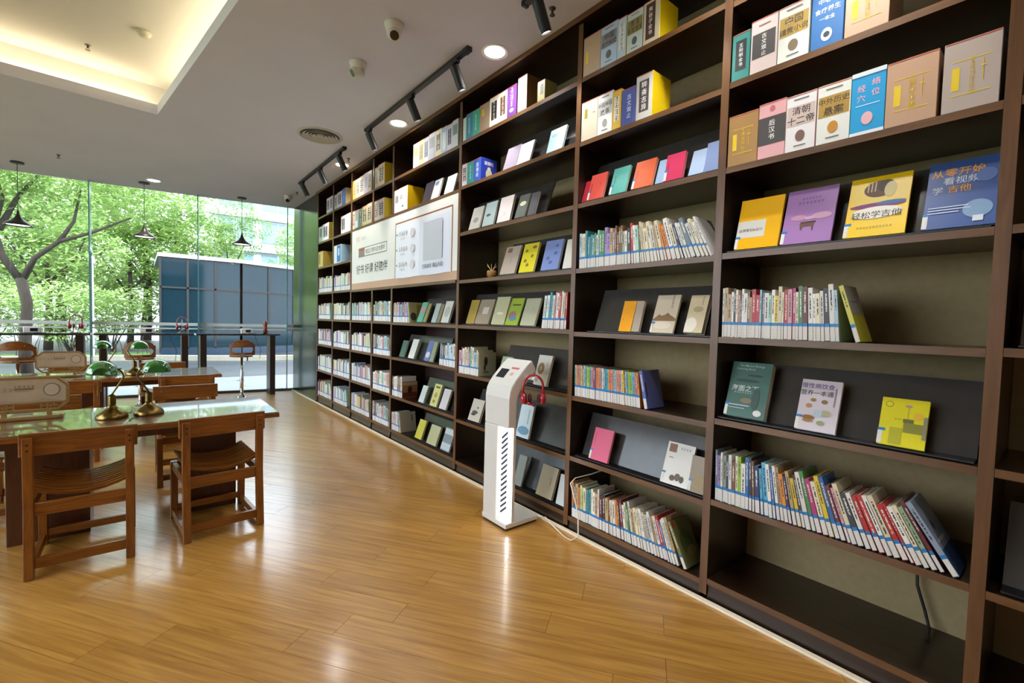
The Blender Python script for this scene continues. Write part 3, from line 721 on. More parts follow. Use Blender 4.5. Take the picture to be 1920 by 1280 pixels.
 (5,'r2',4.225,0.151,0.210,16,0.014,'E2E4EA','white book with a blue blossom above the poster',[('e', 0.35, 0.8, 0.25, 0.12, '6A84B0')]),
 (5,'r2',3.961,0.167,0.186,15,0.012,'F2EEEC','plain white book at the end above the poster',[]),
 (5,'r5',4.478,0.120,0.223,22,0.012,'4FA88C','green and pink book on the pale board under the poster',[('e', 0.5, 0.6, 0.35, 0.2, 'C8889A')]),
 (5,'r5',4.341,0.064,0.207,23,0.012,'8A8048','olive book second on the board under the poster',[]),
 (5,'r5',4.165,0.098,0.203,18,0.012,'A8B4B4','pale grey book third on the board under the poster',[]),
 (5,'r5',4.056,0.053,0.194,19,0.012,'8A7A62','brown book fourth on the board under the poster',[]),
 (5,'r5',3.972,0.141,0.220,17,0.02,'D0CFC8','thick white book last on the board under the poster',[('e', 0.5, 0.5, 0.35, 0.25, 'B4B4AC')]),
 (5,'r6',4.893,0.123,0.191,17,0.016,'4A6A60','dark green book first on the light blue board',[]),
 (5,'r6',4.671,0.134,0.218,19,0.018,'DAD8D4','white book second on the light blue board',[]),
 (5,'r6',4.310,0.106,0.221,19,0.016,'5A6AA8','indigo painting book on the light blue board',[('e', 0.5, 0.3, 0.4, 0.15, 'C8C4D8')]),
 (5,'r6',4.192,0.078,0.212,17,0.016,'8E9478','sage book last on the light blue board',[]),
 (5,'r7',4.410,0.107,0.183,21,0.016,'C8D0D0','white book first on the second lowest board by the poster',[]),
 (5,'r7',4.165,0.137,0.230,18,0.018,'CFC87A','straw yellow book with a line drawn face',[('r', 0.2, 0.82, 0.8, 0.9, '4A4A2A'), ('e', 0.5, 0.5, 0.2, 0.12, '9A9450'), ('e', 0.45, 0.22, 0.18, 0.08, '8A8440')]),
 (5,'r7',3.976,0.128,0.204,21,0.016,'D0C8CC','pale pink book beside the straw yellow one',[]),
 (5,'dk',4.480,0.143,0.205,23,0.02,'D8D24A','lemon yellow book on the lowest board by the poster',[]),
 (5,'dk',4.219,0.190,0.198,21,0.02,'C9C99A','cream green book on the lowest board by the poster',[]),
 (5,'dk',3.934,0.162,0.223,19,0.018,'8E9CA4','grey book with white bands on the lowest board',[('r', 0.0, 0.72, 1, 0.96, 'D8DCDC'), ('r', 0, 0.04, 1, 0.34, 'D0DCE2')]),
]
BOXES=[
 (8,'r2',1.172,0.107,0.223,0.16,'3E8C86','3E8C86','teal boxed set with a black title panel',[('r', 0.2, 0.2, 0.8, 0.84, '2B3230'), ('t', '王阳明全书', 0.5, 0.52, 0.17, 'F0F4F2', 1)]),
 (8,'r2',1.062,0.120,0.246,0.16,'E2CFCB','D8C0BC','pink boxed set with a grey black panel, upper row',[('r', 0.06, 0.27, 0.92, 0.73, '4A4644'), ('t', '古文观止', 0.5, 0.5, 0.14, 'F2F0EC', 1), ('r', 0.28, 0.86, 0.72, 0.88, '8A6A66')]),
 (8,'r2',0.940,0.128,0.246,0.16,'E4E6DE','C9D0BE','white boxed set with a gold panel, upper row',[('r', 0.04, 0.45, 0.96, 0.8, 'B8963A'), ('t', '中国', 0.5, 0.71, 0.31, '2A2420', 0), ('t', '谴责小说', 0.5, 0.54, 0.235, '2A2420', 0), ('e', 0.5, 0.26, 0.16, 0.1, '7A6A50'), ('r', 0.25, 0.9, 0.75, 0.92, '6A625A'), ('r', 0.3, 0.08, 0.7, 0.1, '6A625A')]),
 (8,'r2',0.806,0.121,0.249,0.14,'2F6EAE','2F6EAE','mid blue health boxed book with a white round emblem',[('t', '中老年', 0.5, 0.78, 0.2, 'F2F6FA', 0), ('t', '食疗养生', 0.5, 0.62, 0.2, 'F2F6FA', 0), ('t', '一本全', 0.5, 0.48, 0.16, 'F2F6FA', 0), ('e', 0.5, 0.2, 0.17, 0.11, 'F0F2F4'), ('e', 0.5, 0.2, 0.1, 0.05, '2A3A4A')]),
 (8,'r2',0.681,0.148,0.220,0.2,'CFA98C','C09A7C','wide kraft gold lettered box at the end of the upper row',[('r', 0.16, 0.3, 0.3, 0.62, 'E8C81A'), ('r', 0.16, 0.7, 0.84, 0.712, 'E8C81A'), ('r', 0.16, 0.22, 0.84, 0.232, 'E8C81A'), ('t', '书法全集', 0.52, 0.46, 0.12, 'D8B41E', 1), ('r', 0.7, 0.36, 0.715, 0.66, 'D8B41E'), ('r', 0.66, 0.56, 0.76, 0.575, 'E8C81A')]),
 (8,'r3',1.166,0.157,0.244,0.17,'A8814C','9A7544','brown kraft box with gold lettering against the upright',[('r', 0.16, 0.3, 0.3, 0.62, 'E8C81A'), ('r', 0.16, 0.7, 0.84, 0.712, 'E8C81A'), ('r', 0.16, 0.22, 0.84, 0.232, 'E8C81A'), ('t', '中国皇帝全书', 0.52, 0.46, 0.1, 'D8B41E', 1), ('r', 0.7, 0.36, 0.715, 0.66, 'D8B41E'), ('r', 0.66, 0.56, 0.76, 0.575, 'E8C81A')]),
 (8,'r3',1.008,0.119,0.254,0.17,'DFA9AC','D8A0A0','pink boxed set with a dark grey title panel',[('r', 0.0, 0.24, 1, 0.74, '46413F'), ('t', '后汉书', 0.5, 0.5, 0.17, 'F2F0EC', 1), ('e', 0.5, 0.88, 0.1, 0.05, 'C86A70')]),
 (8,'r3',0.889,0.121,0.247,0.17,'E9E6E8','D8A0A0','white boxed set with beige panel and crest',[('r', 0.04, 0.45, 0.96, 0.8, 'CDB9B0'), ('t', '清朝', 0.5, 0.71, 0.31, '2A2020', 0), ('t', '十二帝', 0.5, 0.54, 0.31, '2A2020', 0), ('e', 0.5, 0.26, 0.16, 0.1, '7A5A50'), ('r', 0.25, 0.9, 0.75, 0.92, '6A625A'), ('r', 0.3, 0.08, 0.7, 0.1, '6A625A')]),
 (8,'r3',0.765,0.122,0.248,0.17,'E6E8E2','C9D0BE','white boxed set with gold panel and bee emblem',[('r', 0.04, 0.45, 0.96, 0.8, 'B08C3A'), ('t', '中外历史', 0.5, 0.71, 0.235, '2A2010', 0), ('t', '悬案', 0.5, 0.54, 0.31, '2A2010', 0), ('e', 0.5, 0.26, 0.16, 0.1, 'C8882A'), ('r', 0.25, 0.9, 0.75, 0.92, '6A625A'), ('r', 0.3, 0.08, 0.7, 0.1, '6A625A')]),
 (8,'r3',0.644,0.115,0.251,0.15,'1FA2DE','1FA2DE','bright cyan acupuncture boxed book with pink lettering',[('t', '经', 0.3, 0.74, 0.26, 'F0B8C8', 0), ('t', '络', 0.72, 0.8, 0.26, 'F0B8C8', 0), ('t', '穴', 0.3, 0.58, 0.26, 'F0B8C8', 0), ('t', '位', 0.72, 0.64, 0.26, 'F0B8C8', 0), ('r', 0.15, 0.46, 0.85, 0.47, 'E8F2F8'), ('e', 0.5, 0.25, 0.17, 0.1, 'E8B8C0'), ('r', 0, 0.0, 1, 0.05, 'E8EEF2'), ('r', 0, 0.93, 1, 1, 'D8E4EC')]),
 (8,'r3',0.528,0.153,0.248,0.18,'C6A184','B89276','tan kraft box with a gold framed title',[('r', 0.16, 0.3, 0.3, 0.62, 'E8C81A'), ('r', 0.16, 0.7, 0.84, 0.712, 'E8C81A'), ('r', 0.16, 0.22, 0.84, 0.232, 'E8C81A'), ('t', '鲁迅全集', 0.52, 0.46, 0.12, 'D8B41E', 1), ('r', 0.7, 0.36, 0.715, 0.66, 'D8B41E'), ('r', 0.66, 0.56, 0.76, 0.575, 'E8C81A')]),
 (8,'r3',0.363,0.148,0.248,0.18,'B9ABA2','A89A90','greyish kraft box with bright gold lettering at the right end',[('r', 0.16, 0.3, 0.3, 0.62, 'E8C81A'), ('r', 0.16, 0.7, 0.84, 0.712, 'E8C81A'), ('r', 0.16, 0.22, 0.84, 0.232, 'E8C81A'), ('t', '资治通鉴全书', 0.52, 0.46, 0.1, 'D8B41E', 1), ('r', 0.7, 0.36, 0.715, 0.66, 'D8B41E'), ('r', 0.66, 0.56, 0.76, 0.575, 'E8C81A')]),
 (7,'r1',2.177,0.173,0.250,0.17,'BFA58C','B09478','kraft gold lettered box beginning the topmost row',[('r', 0.16, 0.3, 0.3, 0.62, 'E8C81A'), ('r', 0.16, 0.7, 0.84, 0.712, 'E8C81A'), ('r', 0.16, 0.22, 0.84, 0.232, 'E8C81A'), ('t', '史记', 0.52, 0.46, 0.13, 'D8B41E', 1), ('r', 0.7, 0.36, 0.715, 0.66, 'D8B41E'), ('r', 0.66, 0.56, 0.76, 0.575, 'E8C81A')]),
 (7,'r1',2.003,0.130,0.249,0.16,'B8CFE6','A8C0DA','pale blue boxed set with a grey panel, topmost row',[('r', 0.04, 0.45, 0.96, 0.8, '8C8C90'), ('t', '中国', 0.5, 0.71, 0.31, '2A2A2A', 0), ('t', '古代秘史', 0.5, 0.54, 0.235, '2A2A2A', 0), ('e', 0.5, 0.26, 0.16, 0.1, '6A6A6A'), ('r', 0.25, 0.9, 0.75, 0.92, '6A625A'), ('r', 0.3, 0.08, 0.7, 0.1, '6A625A')]),
 (7,'r1',1.873,0.068,0.241,0.14,'C6D6DE','D8B83A','narrow blue white boxed spine, topmost row',[('r', 0.2, 0.2, 0.8, 0.82, 'E4E6E6'), ('t', '国学经典藏书', 0.5, 0.51, 0.5, '2A3A4A', 1)]),
 (7,'r1',1.801,0.113,0.235,0.16,'C8D4D0','A8B4B0','grey green boxed set with an olive panel, topmost row',[('r', 0.04, 0.45, 0.96, 0.8, '8A7E4A'), ('t', '中华', 0.5, 0.71, 0.31, '2A2A1A', 0), ('t', '谜案秘史', 0.5, 0.54, 0.235, '2A2A1A', 0), ('e', 0.5, 0.26, 0.16, 0.1, '5A6460'), ('r', 0.25, 0.9, 0.75, 0.92, '6A625A'), ('r', 0.3, 0.08, 0.7, 0.1, '6A625A')]),
 (7,'r1',1.685,0.110,0.240,0.18,'D9CBB0','F0CF12','tall cream boxed set with bright yellow side, topmost row',[('r', 0.15, 0.1, 0.72, 0.93, '4A3328'), ('t', '鬼谷子全书', 0.435, 0.515, 0.19, 'F4F0E8', 1)]),
 (7,'r2',2.170,0.159,0.251,0.17,'D8CDB8','C8BCA4','cream kraft box with a small gold label',[('r', 0.2, 0.56, 0.38, 0.8, '9A8A1A'), ('r', 0.7, 0.64, 0.85, 0.66, '6A5A3A')]),
 (7,'r2',2.011,0.120,0.250,0.16,'ECECEA','D8D8D4','white boxed set with grey bars, under the topmost row',[('r', 0.04, 0.45, 0.96, 0.8, 'B4B4B0'), ('t', '中国神话', 0.5, 0.71, 0.235, '2A2A2A', 0), ('t', '故事', 0.5, 0.54, 0.31, '2A2A2A', 0), ('e', 0.5, 0.26, 0.16, 0.1, '9A9A94'), ('r', 0.25, 0.9, 0.75, 0.92, '6A625A'), ('r', 0.3, 0.08, 0.7, 0.1, '6A625A')]),
 (7,'r2',1.891,0.065,0.235,0.15,'E0B63A','E0B63A','golden yellow boxed spine, under the topmost row',[('r', 0.2, 0.2, 0.8, 0.82, 'F2EAD8'), ('t', '中国野史', 0.5, 0.51, 0.5, '3A2A1A', 1)]),
 (7,'r2',1.822,0.101,0.215,0.15,'4E5CA4','4E5CA4','indigo blue boxed book with vertical white title',[('t', '古文观止', 0.55, 0.5, 0.3, 'E8ECF6', 1)]),
 (7,'r2',1.718,0.113,0.255,0.18,'C9C4C0','EFCB12','tall grey boxed set with bright yellow side',[('r', 0.2, 0.16, 0.78, 0.86, '4A4240'), ('t', '聊斋志异', 0.49, 0.51, 0.24, 'F4F2EE', 1)]),
 (6,'r1',3.621,0.070,0.205,0.14,'CFE2D0','CFE2D0','pale mint thin boxed spine beside the upright',[]),
 (6,'r1',3.551,0.102,0.220,0.14,'2F84A2','2F84A2','deep teal blue boxed spine, high row above the kiosk',[('t', '本草纲目', 0.5, 0.5, 0.4, 'E8F2F4', 1)]),
 (6,'r1',3.449,0.106,0.218,0.14,'3FA88E','3FA88E','sea green boxed spine, high row above the kiosk',[('t', '黄帝内经', 0.5, 0.5, 0.4, 'E8F4F0', 1)]),
 (6,'r1',3.343,0.148,0.226,0.17,'A58C74','957C64','kraft brown box with tiny gold label, high row',[('r', 0.25, 0.55, 0.45, 0.8, 'D8C01A')]),
 (6,'r1',3.195,0.125,0.237,0.16,'F0E8D8','E0D8C4','ivory boxed spine with black panel, high row',[('r', 0.2, 0.2, 0.8, 0.82, '2A2624'), ('t', '鬼谷子全书', 0.5, 0.51, 0.42, 'E8E0D0', 1)]),
 (6,'r1',3.070,0.109,0.235,0.16,'EFE4C8','E0D4B4','pale yellow boxed spine with brown panel, high row',[('r', 0.2, 0.2, 0.8, 0.82, '5A3A2A'), ('t', '百年文学', 0.5, 0.51, 0.42, 'F0E0C0', 1)]),
 (6,'r1',2.962,0.122,0.235,0.15,'6E3F88','6E3F88','purple boxed spine with white title, high row',[('t', '曾国藩', 0.5, 0.62, 0.42, 'F0E8F4', 1), ('e', 0.5, 0.2, 0.22, 0.06, 'F0E8F4')]),
 (6,'r1',2.827,0.109,0.261,0.2,'C9BEB8','7A5A3C','grey boxed set with brown side, high row',[('r', 0.2, 0.35, 0.8, 0.8, '8A827C'), ('t', '资治通鉴', 0.5, 0.58, 0.3, 'F0ECE6', 1)]),
 (6,'r1',2.598,0.080,0.146,0.12,'B8AE6A','A89E5A','olive yellow boxed spine standing apart, high row',[('r', 0.4, 0.3, 0.8, 0.8, '4A4428')]),
 (6,'r2',3.624,0.106,0.194,0.15,'DAD0DA','E0A05A','pinkish white boxed spine with dark panel, three kingdoms',[('r', 0.2, 0.2, 0.8, 0.82, '4A4448'), ('t', '三国志', 0.5, 0.51, 0.42, 'E8E0D0', 1)]),
 (6,'r2',3.518,0.106,0.191,0.15,'2E9A96','2E9A96','turquoise boxed spine beside the three kingdoms one',[('t', '孙子兵法', 0.5, 0.5, 0.42, 'E8F4F2', 1)]),
 (6,'r2',3.412,0.109,0.192,0.17,'3558B4','2C3FA8','royal blue boxed set showing a robed figure on its side',[('t', '道德经', 0.5, 0.5, 0.44, 'E8ECF8', 1)]),
 (5,'r1',4.573,0.123,0.251,0.15,'D8D4C4','C8C4B4','stone boxed spine beginning the row left of purple box',[('r', 0.15, 0.45, 0.85, 0.82, '8A7E52')]),
 (5,'r1',4.450,0.105,0.251,0.15,'E2D08A','E2D08A','pale gold boxed spine with brown panel, over the poster',[('r', 0.2, 0.2, 0.8, 0.82, '5A4A22'), ('t', '封神演义', 0.5, 0.51, 0.42, 'E8E0D0', 1)]),
 (5,'r1',4.345,0.112,0.248,0.15,'C9CCD4','C9CCD4','blue grey boxed spine with slate panel, over the poster',[('r', 0.2, 0.2, 0.8, 0.82, '4A5258'), ('t', '警世通言', 0.5, 0.51, 0.42, 'E8E0D0', 1)]),
 (5,'r1',4.233,0.129,0.257,0.15,'C4C6D2','C4C6D2','lilac grey boxed set with a plain panel, over the poster',[('r', 0.1, 0.42, 0.9, 0.82, '9A98A4')]),
 (5,'r1',4.104,0.124,0.254,0.15,'E8DDB4','E8DDB4','cream boxed spine with black panel, over the poster',[('r', 0.2, 0.2, 0.8, 0.82, '2A2624'), ('t', '三国志', 0.5, 0.51, 0.42, 'E8E0D0', 1)]),
 (5,'r1',3.980,0.099,0.246,0.15,'A9C9E2','D8B84A','sky blue boxed spine with yellow top, over the poster',[('r', 0.2, 0.1, 0.8, 0.78, 'E2EAF0')]),
 (5,'r1',3.881,0.096,0.239,0.15,'DAD4E0','DAD4E0','lavender white boxed spine with indigo panel, over the poster',[('r', 0.2, 0.2, 0.8, 0.82, '2A2A5A'), ('t', '孙子兵法', 0.5, 0.51, 0.42, 'E8E0D0', 1)]),
 (5,'r1',3.785,0.102,0.250,0.15,'CDD4DA','CDD4DA','frost grey boxed set against the upright, over the poster',[('r', 0.1, 0.45, 0.9, 0.82, '7E8C88')]),
 (5,'r2',5.088,0.197,0.257,0.18,'F2EEEC','E8E4E0','white boxed set with two grey pictures, first half',[('r', 0.2, 0.42, 0.8, 0.74, '8A8888')]),
 (5,'r2',4.892,0.199,0.260,0.2,'F4F2EE','E2B410','white boxed set with deep yellow side',[('r', 0.05, 0.5, 0.4, 0.72, '9A9694'), ('e', 0.4, 0.2, 0.1, 0.04, '4A4A4A')]),
 (1,'r1',7.497,0.155,0.231,0.15,'D8D0DC','C8C0CC','lavender boxed spine with black panel, topmost by window',[('r', 0.2, 0.2, 0.8, 0.82, '2A2624'), ('t', '论语', 0.5, 0.51, 0.42, 'E8E0D0', 1)]),
 (1,'r1',7.343,0.137,0.231,0.15,'C9C4D8','C9C4D8','pale violet boxed spine, topmost by window',[('r', 0.2, 0.2, 0.8, 0.82, '3A3A5A'), ('t', '孟子', 0.5, 0.51, 0.42, 'E8E0D0', 1)]),
 (2,'r1',7.156,0.156,0.213,0.15,'B4AEB4','B4AEB4','grey boxed spine first in second bay, topmost row',[('r', 0.2, 0.2, 0.8, 0.82, '4A464A'), ('t', '诗经', 0.5, 0.51, 0.42, 'E8E0D0', 1)]),
 (2,'r1',7.001,0.206,0.223,0.15,'C8C0C4','C8C0C4','ash pink boxed spine in second bay, topmost row',[('r', 0.2, 0.2, 0.8, 0.82, '5A5056'), ('t', '楚辞', 0.5, 0.51, 0.42, 'E8E0D0', 1)]),
 (2,'r1',6.794,0.154,0.233,0.17,'3A6CC0','C0A86A','bright blue boxed spine in second bay, topmost row',[('t', '水浒传', 0.5, 0.5, 0.5, 'E8F0FA', 1)]),
 (3,'r1',6.389,0.140,0.251,0.15,'E8B44A','E8B44A','orange boxed spine in third bay, topmost row',[('r', 0.2, 0.2, 0.8, 0.82, '6A4A1A'), ('t', '西游记', 0.5, 0.51, 0.42, 'E8E0D0', 1)]),
 (3,'r1',6.249,0.135,0.250,0.15,'DCCFA0','DCCFA0','straw boxed spine in third bay, topmost row',[('r', 0.2, 0.2, 0.8, 0.82, '4A4028'), ('t', '红楼梦', 0.5, 0.51, 0.42, 'E8E0D0', 1)]),
 (3,'r1',6.114,0.149,0.256,0.15,'CFC8B8','CFC8B8','oatmeal boxed spine in third bay, topmost row',[('r', 0.2, 0.2, 0.8, 0.82, '5A5248'), ('t', '隋唐', 0.5, 0.51, 0.42, 'E8E0D0', 1)]),
 (3,'r1',5.965,0.143,0.262,0.15,'C4BEC8','C4BEC8','silver grey boxed spine in third bay, topmost row',[('r', 0.2, 0.3, 0.8, 0.8, 'A8A2B0')]),
 (3,'r1',5.821,0.113,0.260,0.15,'C9B8A8','C9B8A8','fawn boxed spine in third bay, topmost row',[('r', 0.2, 0.2, 0.8, 0.82, '6A5A4A'), ('t', '岳飞', 0.5, 0.51, 0.42, 'E8E0D0', 1)]),
 (4,'r1',5.624,0.123,0.249,0.15,'B8A88C','B8A88C','khaki boxed spine in fourth bay, topmost row',[('r', 0.2, 0.2, 0.8, 0.8, '9A8A6C')]),
 (4,'r1',5.501,0.189,0.262,0.18,'C9B892','D8B424','sand boxed set with yellow side in fourth bay, topmost row',[('r', 0.2, 0.2, 0.8, 0.82, '5A4A32'), ('t', '聊斋', 0.5, 0.51, 0.42, 'E8E0D0', 1)]),
 (1,'r2',7.940,0.240,0.246,0.15,'C4C8C0','C4C8C0','grey green boxed set by window, second row down',[('r', 0.3, 0.3, 0.9, 0.85, '6A8478')]),
 (1,'r2',7.701,0.319,0.259,0.17,'E0DEE4','D8B83A','white boxed set with yellow side by window, second row down',[('r', 0.2, 0.2, 0.8, 0.82, '4A4A66'), ('t', '史记', 0.5, 0.51, 0.42, 'E8E0D0', 1)]),
 (2,'r2',6.826,0.199,0.251,0.16,'F0E4EA','F0E4EA','pinkish white boxed spine in second bay, second row down',[('r', 0.2, 0.2, 0.8, 0.82, '4A4448'), ('t', '汉书', 0.5, 0.51, 0.42, 'E8E0D0', 1)]),
 (2,'r2',6.627,0.180,0.253,0.16,'EFE6EC','EFE6EC','blush white boxed spine in second bay, second row down',[]),
 (3,'r2',6.395,0.121,0.246,0.15,'E2C0A8','E2C0A8','peach boxed spine in third bay, second row down',[('r', 0.2, 0.2, 0.8, 0.82, '8A4A3A'), ('t', '唐诗', 0.5, 0.51, 0.42, 'E8E0D0', 1)]),
 (3,'r2',6.274,0.137,0.242,0.15,'9AA49C','9AA49C','grey green boxed spine in third bay, second row down',[('r', 0.2, 0.05, 0.8, 0.4, 'B8D4EA')]),
 (3,'r2',6.138,0.132,0.238,0.15,'6E7A6A','6E7A6A','moss boxed spine in third bay, second row down',[('r', 0.2, 0.2, 0.8, 0.82, '3A4238'), ('t', '宋词', 0.5, 0.51, 0.42, 'E8E0D0', 1)]),
 (3,'r2',6.006,0.163,0.248,0.15,'A8A27A','A8A27A','olive boxed spine in third bay, second row down',[('r', 0.2, 0.2, 0.8, 0.82, '3A3A28'), ('t', '元曲', 0.5, 0.51, 0.42, 'E8E0D0', 1)]),
 (3,'r2',5.842,0.157,0.256,0.15,'B4A890','B4A890','stone brown boxed spine in third bay, second row down',[('r', 0.2, 0.2, 0.8, 0.82, '4A4234'), ('t', '明史', 0.5, 0.51, 0.42, 'E8E0D0', 1)]),
 (4,'r2',5.610,0.123,0.243,0.15,'A89C94','A89C94','dusty grey boxed spine in fourth bay, second row down',[('r', 0.2, 0.2, 0.8, 0.82, '4A4440'), ('t', '春秋', 0.5, 0.51, 0.42, 'E8E0D0', 1)]),
 (4,'r2',5.486,0.174,0.244,0.18,'B8A8A0','D2B43A','rosy grey boxed set with yellow side, fourth bay',[('r', 0.2, 0.2, 0.8, 0.82, '4A3A3E'), ('t', '左传', 0.5, 0.51, 0.42, 'E8E0D0', 1)]),
 (1,'r3',7.929,0.267,0.252,0.17,'D8C878','C8A84A','buff boxed set with ochre side by window, third row down',[('r', 0.2, 0.2, 0.4, 0.8, '8A7A3A')]),
 (2,'r3',7.143,0.330,0.265,0.17,'E8EEF4','A8C8D8','white and blue boxed set in second bay, third row down',[('r', 0.45, 0.05, 0.95, 0.95, '2A7AC4'), ('r', 0.6, 0.4, 0.8, 0.8, 'D8E8F4')]),
]# face-out books and boxed sets: bay, shelf, far edge y, width, height, tilt or depth, ...
def clamp_y(b, y, w):
    y0, y1 = bay(b)
    e = max(y - w, y1 + .002)
    y = min(y, y0 - .003)
    return y, max(y - e, .03)
_last = {}
def after(key, y, w):                      # never start before the neighbour ends
    e = y - w
    y = min(y, _last.get(key, 99) - .0008)
    w = max(y - e, .03)
    _last[key] = y - w
    return y, w
for b, r, y, w, h, ang, th, col, lab, ops in FACE:
    y, w = clamp_y(b, y, w)
    y, w = after(('f', b, r), y, w); ang = min(ang, 20)
    o = MB().box(0, 0, 0, w, .0018, h).box(0, th - .0018, 0, w, th, h).box(0, .0018, 0, .0018, th - .0018, h).build('book', M_face, None, (.03, y, zrow(b, r) + .012 + th * math.sin(math.radians(ang))), (math.radians(-ang), 0, -PI / 2))
    o.color = lin(col)
    MB().box(.0018, .0018, .0025, w - .003, th - .0018, h - .0025).build('page_block', M_page, o)
    if b >= 7 and w > .1:
        MB().box(-.0012, -.0009, .004, .014, .0, .055).build('call_label', M_call, o)
        MB().box(-.0014, -.0011, .055, .022, .0, .066).build('label_band', M_band, o)
    art(ops, w, h, o)
    tag(o, lab, 'book', 'face-out books on the display boards')
for b, r, y, w, h, dep, col, side, lab, ops in BOXES:
    y, w = clamp_y(b, y, w)
    y, w = after(('x', b, r), y, w)
    mb = MB().box(0, 0, 0, w - .001, dep, h, 1, faces={2: 0})
    o = mb.build('boxed_book_set', [mat('box_' + col, col, .36), mat('box_' + side, side, .36)], None, (.006, y, zrow(b, r) + .0006), (0, 0, -PI / 2), bevel=.0015, seg=1)
    MB().box(.002, -.0009, h - .006, w - .003, 0.0, h - .002).build('lid_line', mat('box_lid_line', 'B8443C' if b > 6 else '8A7A6A', .5), o)
    art(ops, w - .001, h, o)
    if 'royal blue' in lab:
        for ch in art_ops_meshes([('t', '道德经', .5, .78, .2, 'F0F2FA', 0), ('e', .5, .3, .2, .24, 'C8C0A0'), ('e', .5, .55, .1, .07, 'D8CFB4')], dep, h):
            ch.data.transform(Matrix.Translation((w - .0008, 0, 0)) @ Matrix.Rotation(PI / 2, 4, 'Z') @ Matrix.Translation(ch.location)); ch.location = (0, 0, 0); ch.parent = o
    tag(o, lab, 'boxed book', 'boxed book sets on the upper shelves')

# small straw ornament on a shelf
orn = empty('straw_ornament', (.05, 3.17, zrow(6, 'r4') + .001))
MB().lathe([(.03, 0), (.04, .02), (.042, .05), (.036, .06)], 12).build('basket', noisy('straw', 'B8894A', '8A5E2C', 80, .8), orn, smooth=True)
for q in range(7):
    MB().tube([(0, 0, .05), (.02 * math.cos(q), .02 * math.sin(q), .08), (.045 * math.cos(q), .045 * math.sin(q), .1 + .01 * (q % 3))], [.004, .003, .0015], 5).build('straw_blade', mat('straw_light', 'E2D0A0', .7), orn)
tag(orn, 'tiny straw basket ornament on a shelf beside the taupe book', 'ornament')

# ---------------------------------------------------------------- poster under the second shelf
pz0, pz1 = zrow(4, 'r4') - .011, zrow(5, 'r2') - ST - .002
py0, py1 = DV[2] - .004, DV[5] + TH + .004
pw, ph = py0 - py1, pz1 - pz0
poster = MB().box(0, 0, 0, pw, .012, ph).build('poster', noisy('poster_paper', 'EDEBE6', 'E4E2DD', 1.2, .28), None, (.004, py0, pz0), (0, 0, -PI / 2))
tag(poster, 'large white promotional poster with an open book picture, set in the bookcase', 'poster')
def prect(x0, z0, x1, z1, col, y=-.0012, name='printed_panel', rough=.3):
    return MB().add([(x0, y, z0), (x1, y, z0), (x1, y, z1), (x0, y, z1)], [(0, 1, 2, 3)]).build(name, mat('poster_' + col, col, rough), poster)
prect(0, 0, pw, .085, 'C9A088')
put_text('好书 好课 好陪伴', .68, .26, .132, '4A4644', poster, y=-.0014)
prect(.25, .42, 1.15, .54, '7C7876'); prect(.26, .43, 1.14, .53, 'EDEBE6', -.0016); prect(.26, .43, .46, .53, '8A7C7A', -.002); prect(.26, .50, .46, .53, 'A8504A', -.0022)
put_text('精品付费内容免费听', .80, .48, .068, '6A6664', poster, y=-.002)
put_text('悦享', .22, .66, .07, 'D8A8A0', poster, y=-.002); put_text('听书馆', .42, .66, .05, 'B8B0AC', poster, y=-.002)
# brown outline behind the open book picture
prect(1.38, .08, pw - .09, ph - .09, '8A4A38', -.0015); prect(1.395, .08, pw - .105, ph - .105, 'E6E4E2', -.0018)
def page(x0, x1, sag, nm, col):
    n = 12; vs = []
    for i in range(n + 1):
        t = i / n; x = x0 + (x1 - x0) * t
        dz = sag * math.sin(PI * t)
        vs += [(x, -.003 - .012 * math.sin(PI * t), .085 - dz * .4), (x, -.003 - .012 * math.sin(PI * t), ph - .14 - dz * .2)]
    return MB().add(vs, [(2 * i, 2 * i + 2, 2 * i + 3, 2 * i + 1) for i in range(n)]).build(nm, mat('poster_page' + col, col, .35), poster, smooth=True)
mid = 1.40 + (pw - 1.49) * .46
page(1.41, mid, .03, 'printed_page', 'E8EAF4'); page(mid, pw - .13, .03, 'printed_page', 'DDE1F0')
for i, (t, s) in enumerate((('免费收听', '海量精品'), ('扫码即听', '随时随地'), ('名家讲述', '好书共读'))):
    z = .56 - i * .17
    put_text(t, 1.62, z, .05, '6A5650', poster, y=-.02); put_text(s, 1.61, z - .055, .026, 'A8A09C', poster, y=-.02)
    MB().add([(1.46 + .012 * math.cos(q * PI / 4), -.02, z + .012 * math.sin(q * PI / 4)) for q in range(8)], [tuple(range(8))]).build('bullet', ink('6A5650'), poster)
    MB().add([(1.84 + .05 * math.cos(q * PI / 8), -.02, z - .01 + .045 * math.sin(q * PI / 8)) for q in range(16)], [tuple(range(16))]).build('printed_icon', ink('D2CFCF'), poster)
qx = mid + (pw - .13 - mid) * .5
prect(qx - .19, .225, qx + .19, .61, 'C2C4CE', -.0175)
put_text('扫码收听 精品内容', qx, .165, .05, '5A585C', poster, y=-.018)
# ---------------------------------------------------------------- reading tables and chairs
M_oak = wood('chair_oak', '6A3A0E', '9C5E1C', (1.5, 16, 16), 0.38, coat=.1, rand=.06)
M_oakv = wood('chair_oak_upright', '6A3A0E', '9C5E1C', (16, 16, 1.5), 0.38, coat=.1, rand=.06)
M_tabled = wood('table_pedestal', '4A2814', '63381E', (14, 14, 1.2), .35)
M_top = wood('table_top', '6A4A34', '86603F', (1.0, 9, 9), .28, coat=1.0, cior=2.0, crough=.03)
M_peg = mat('dark_peg', '3A1C0C', .5)

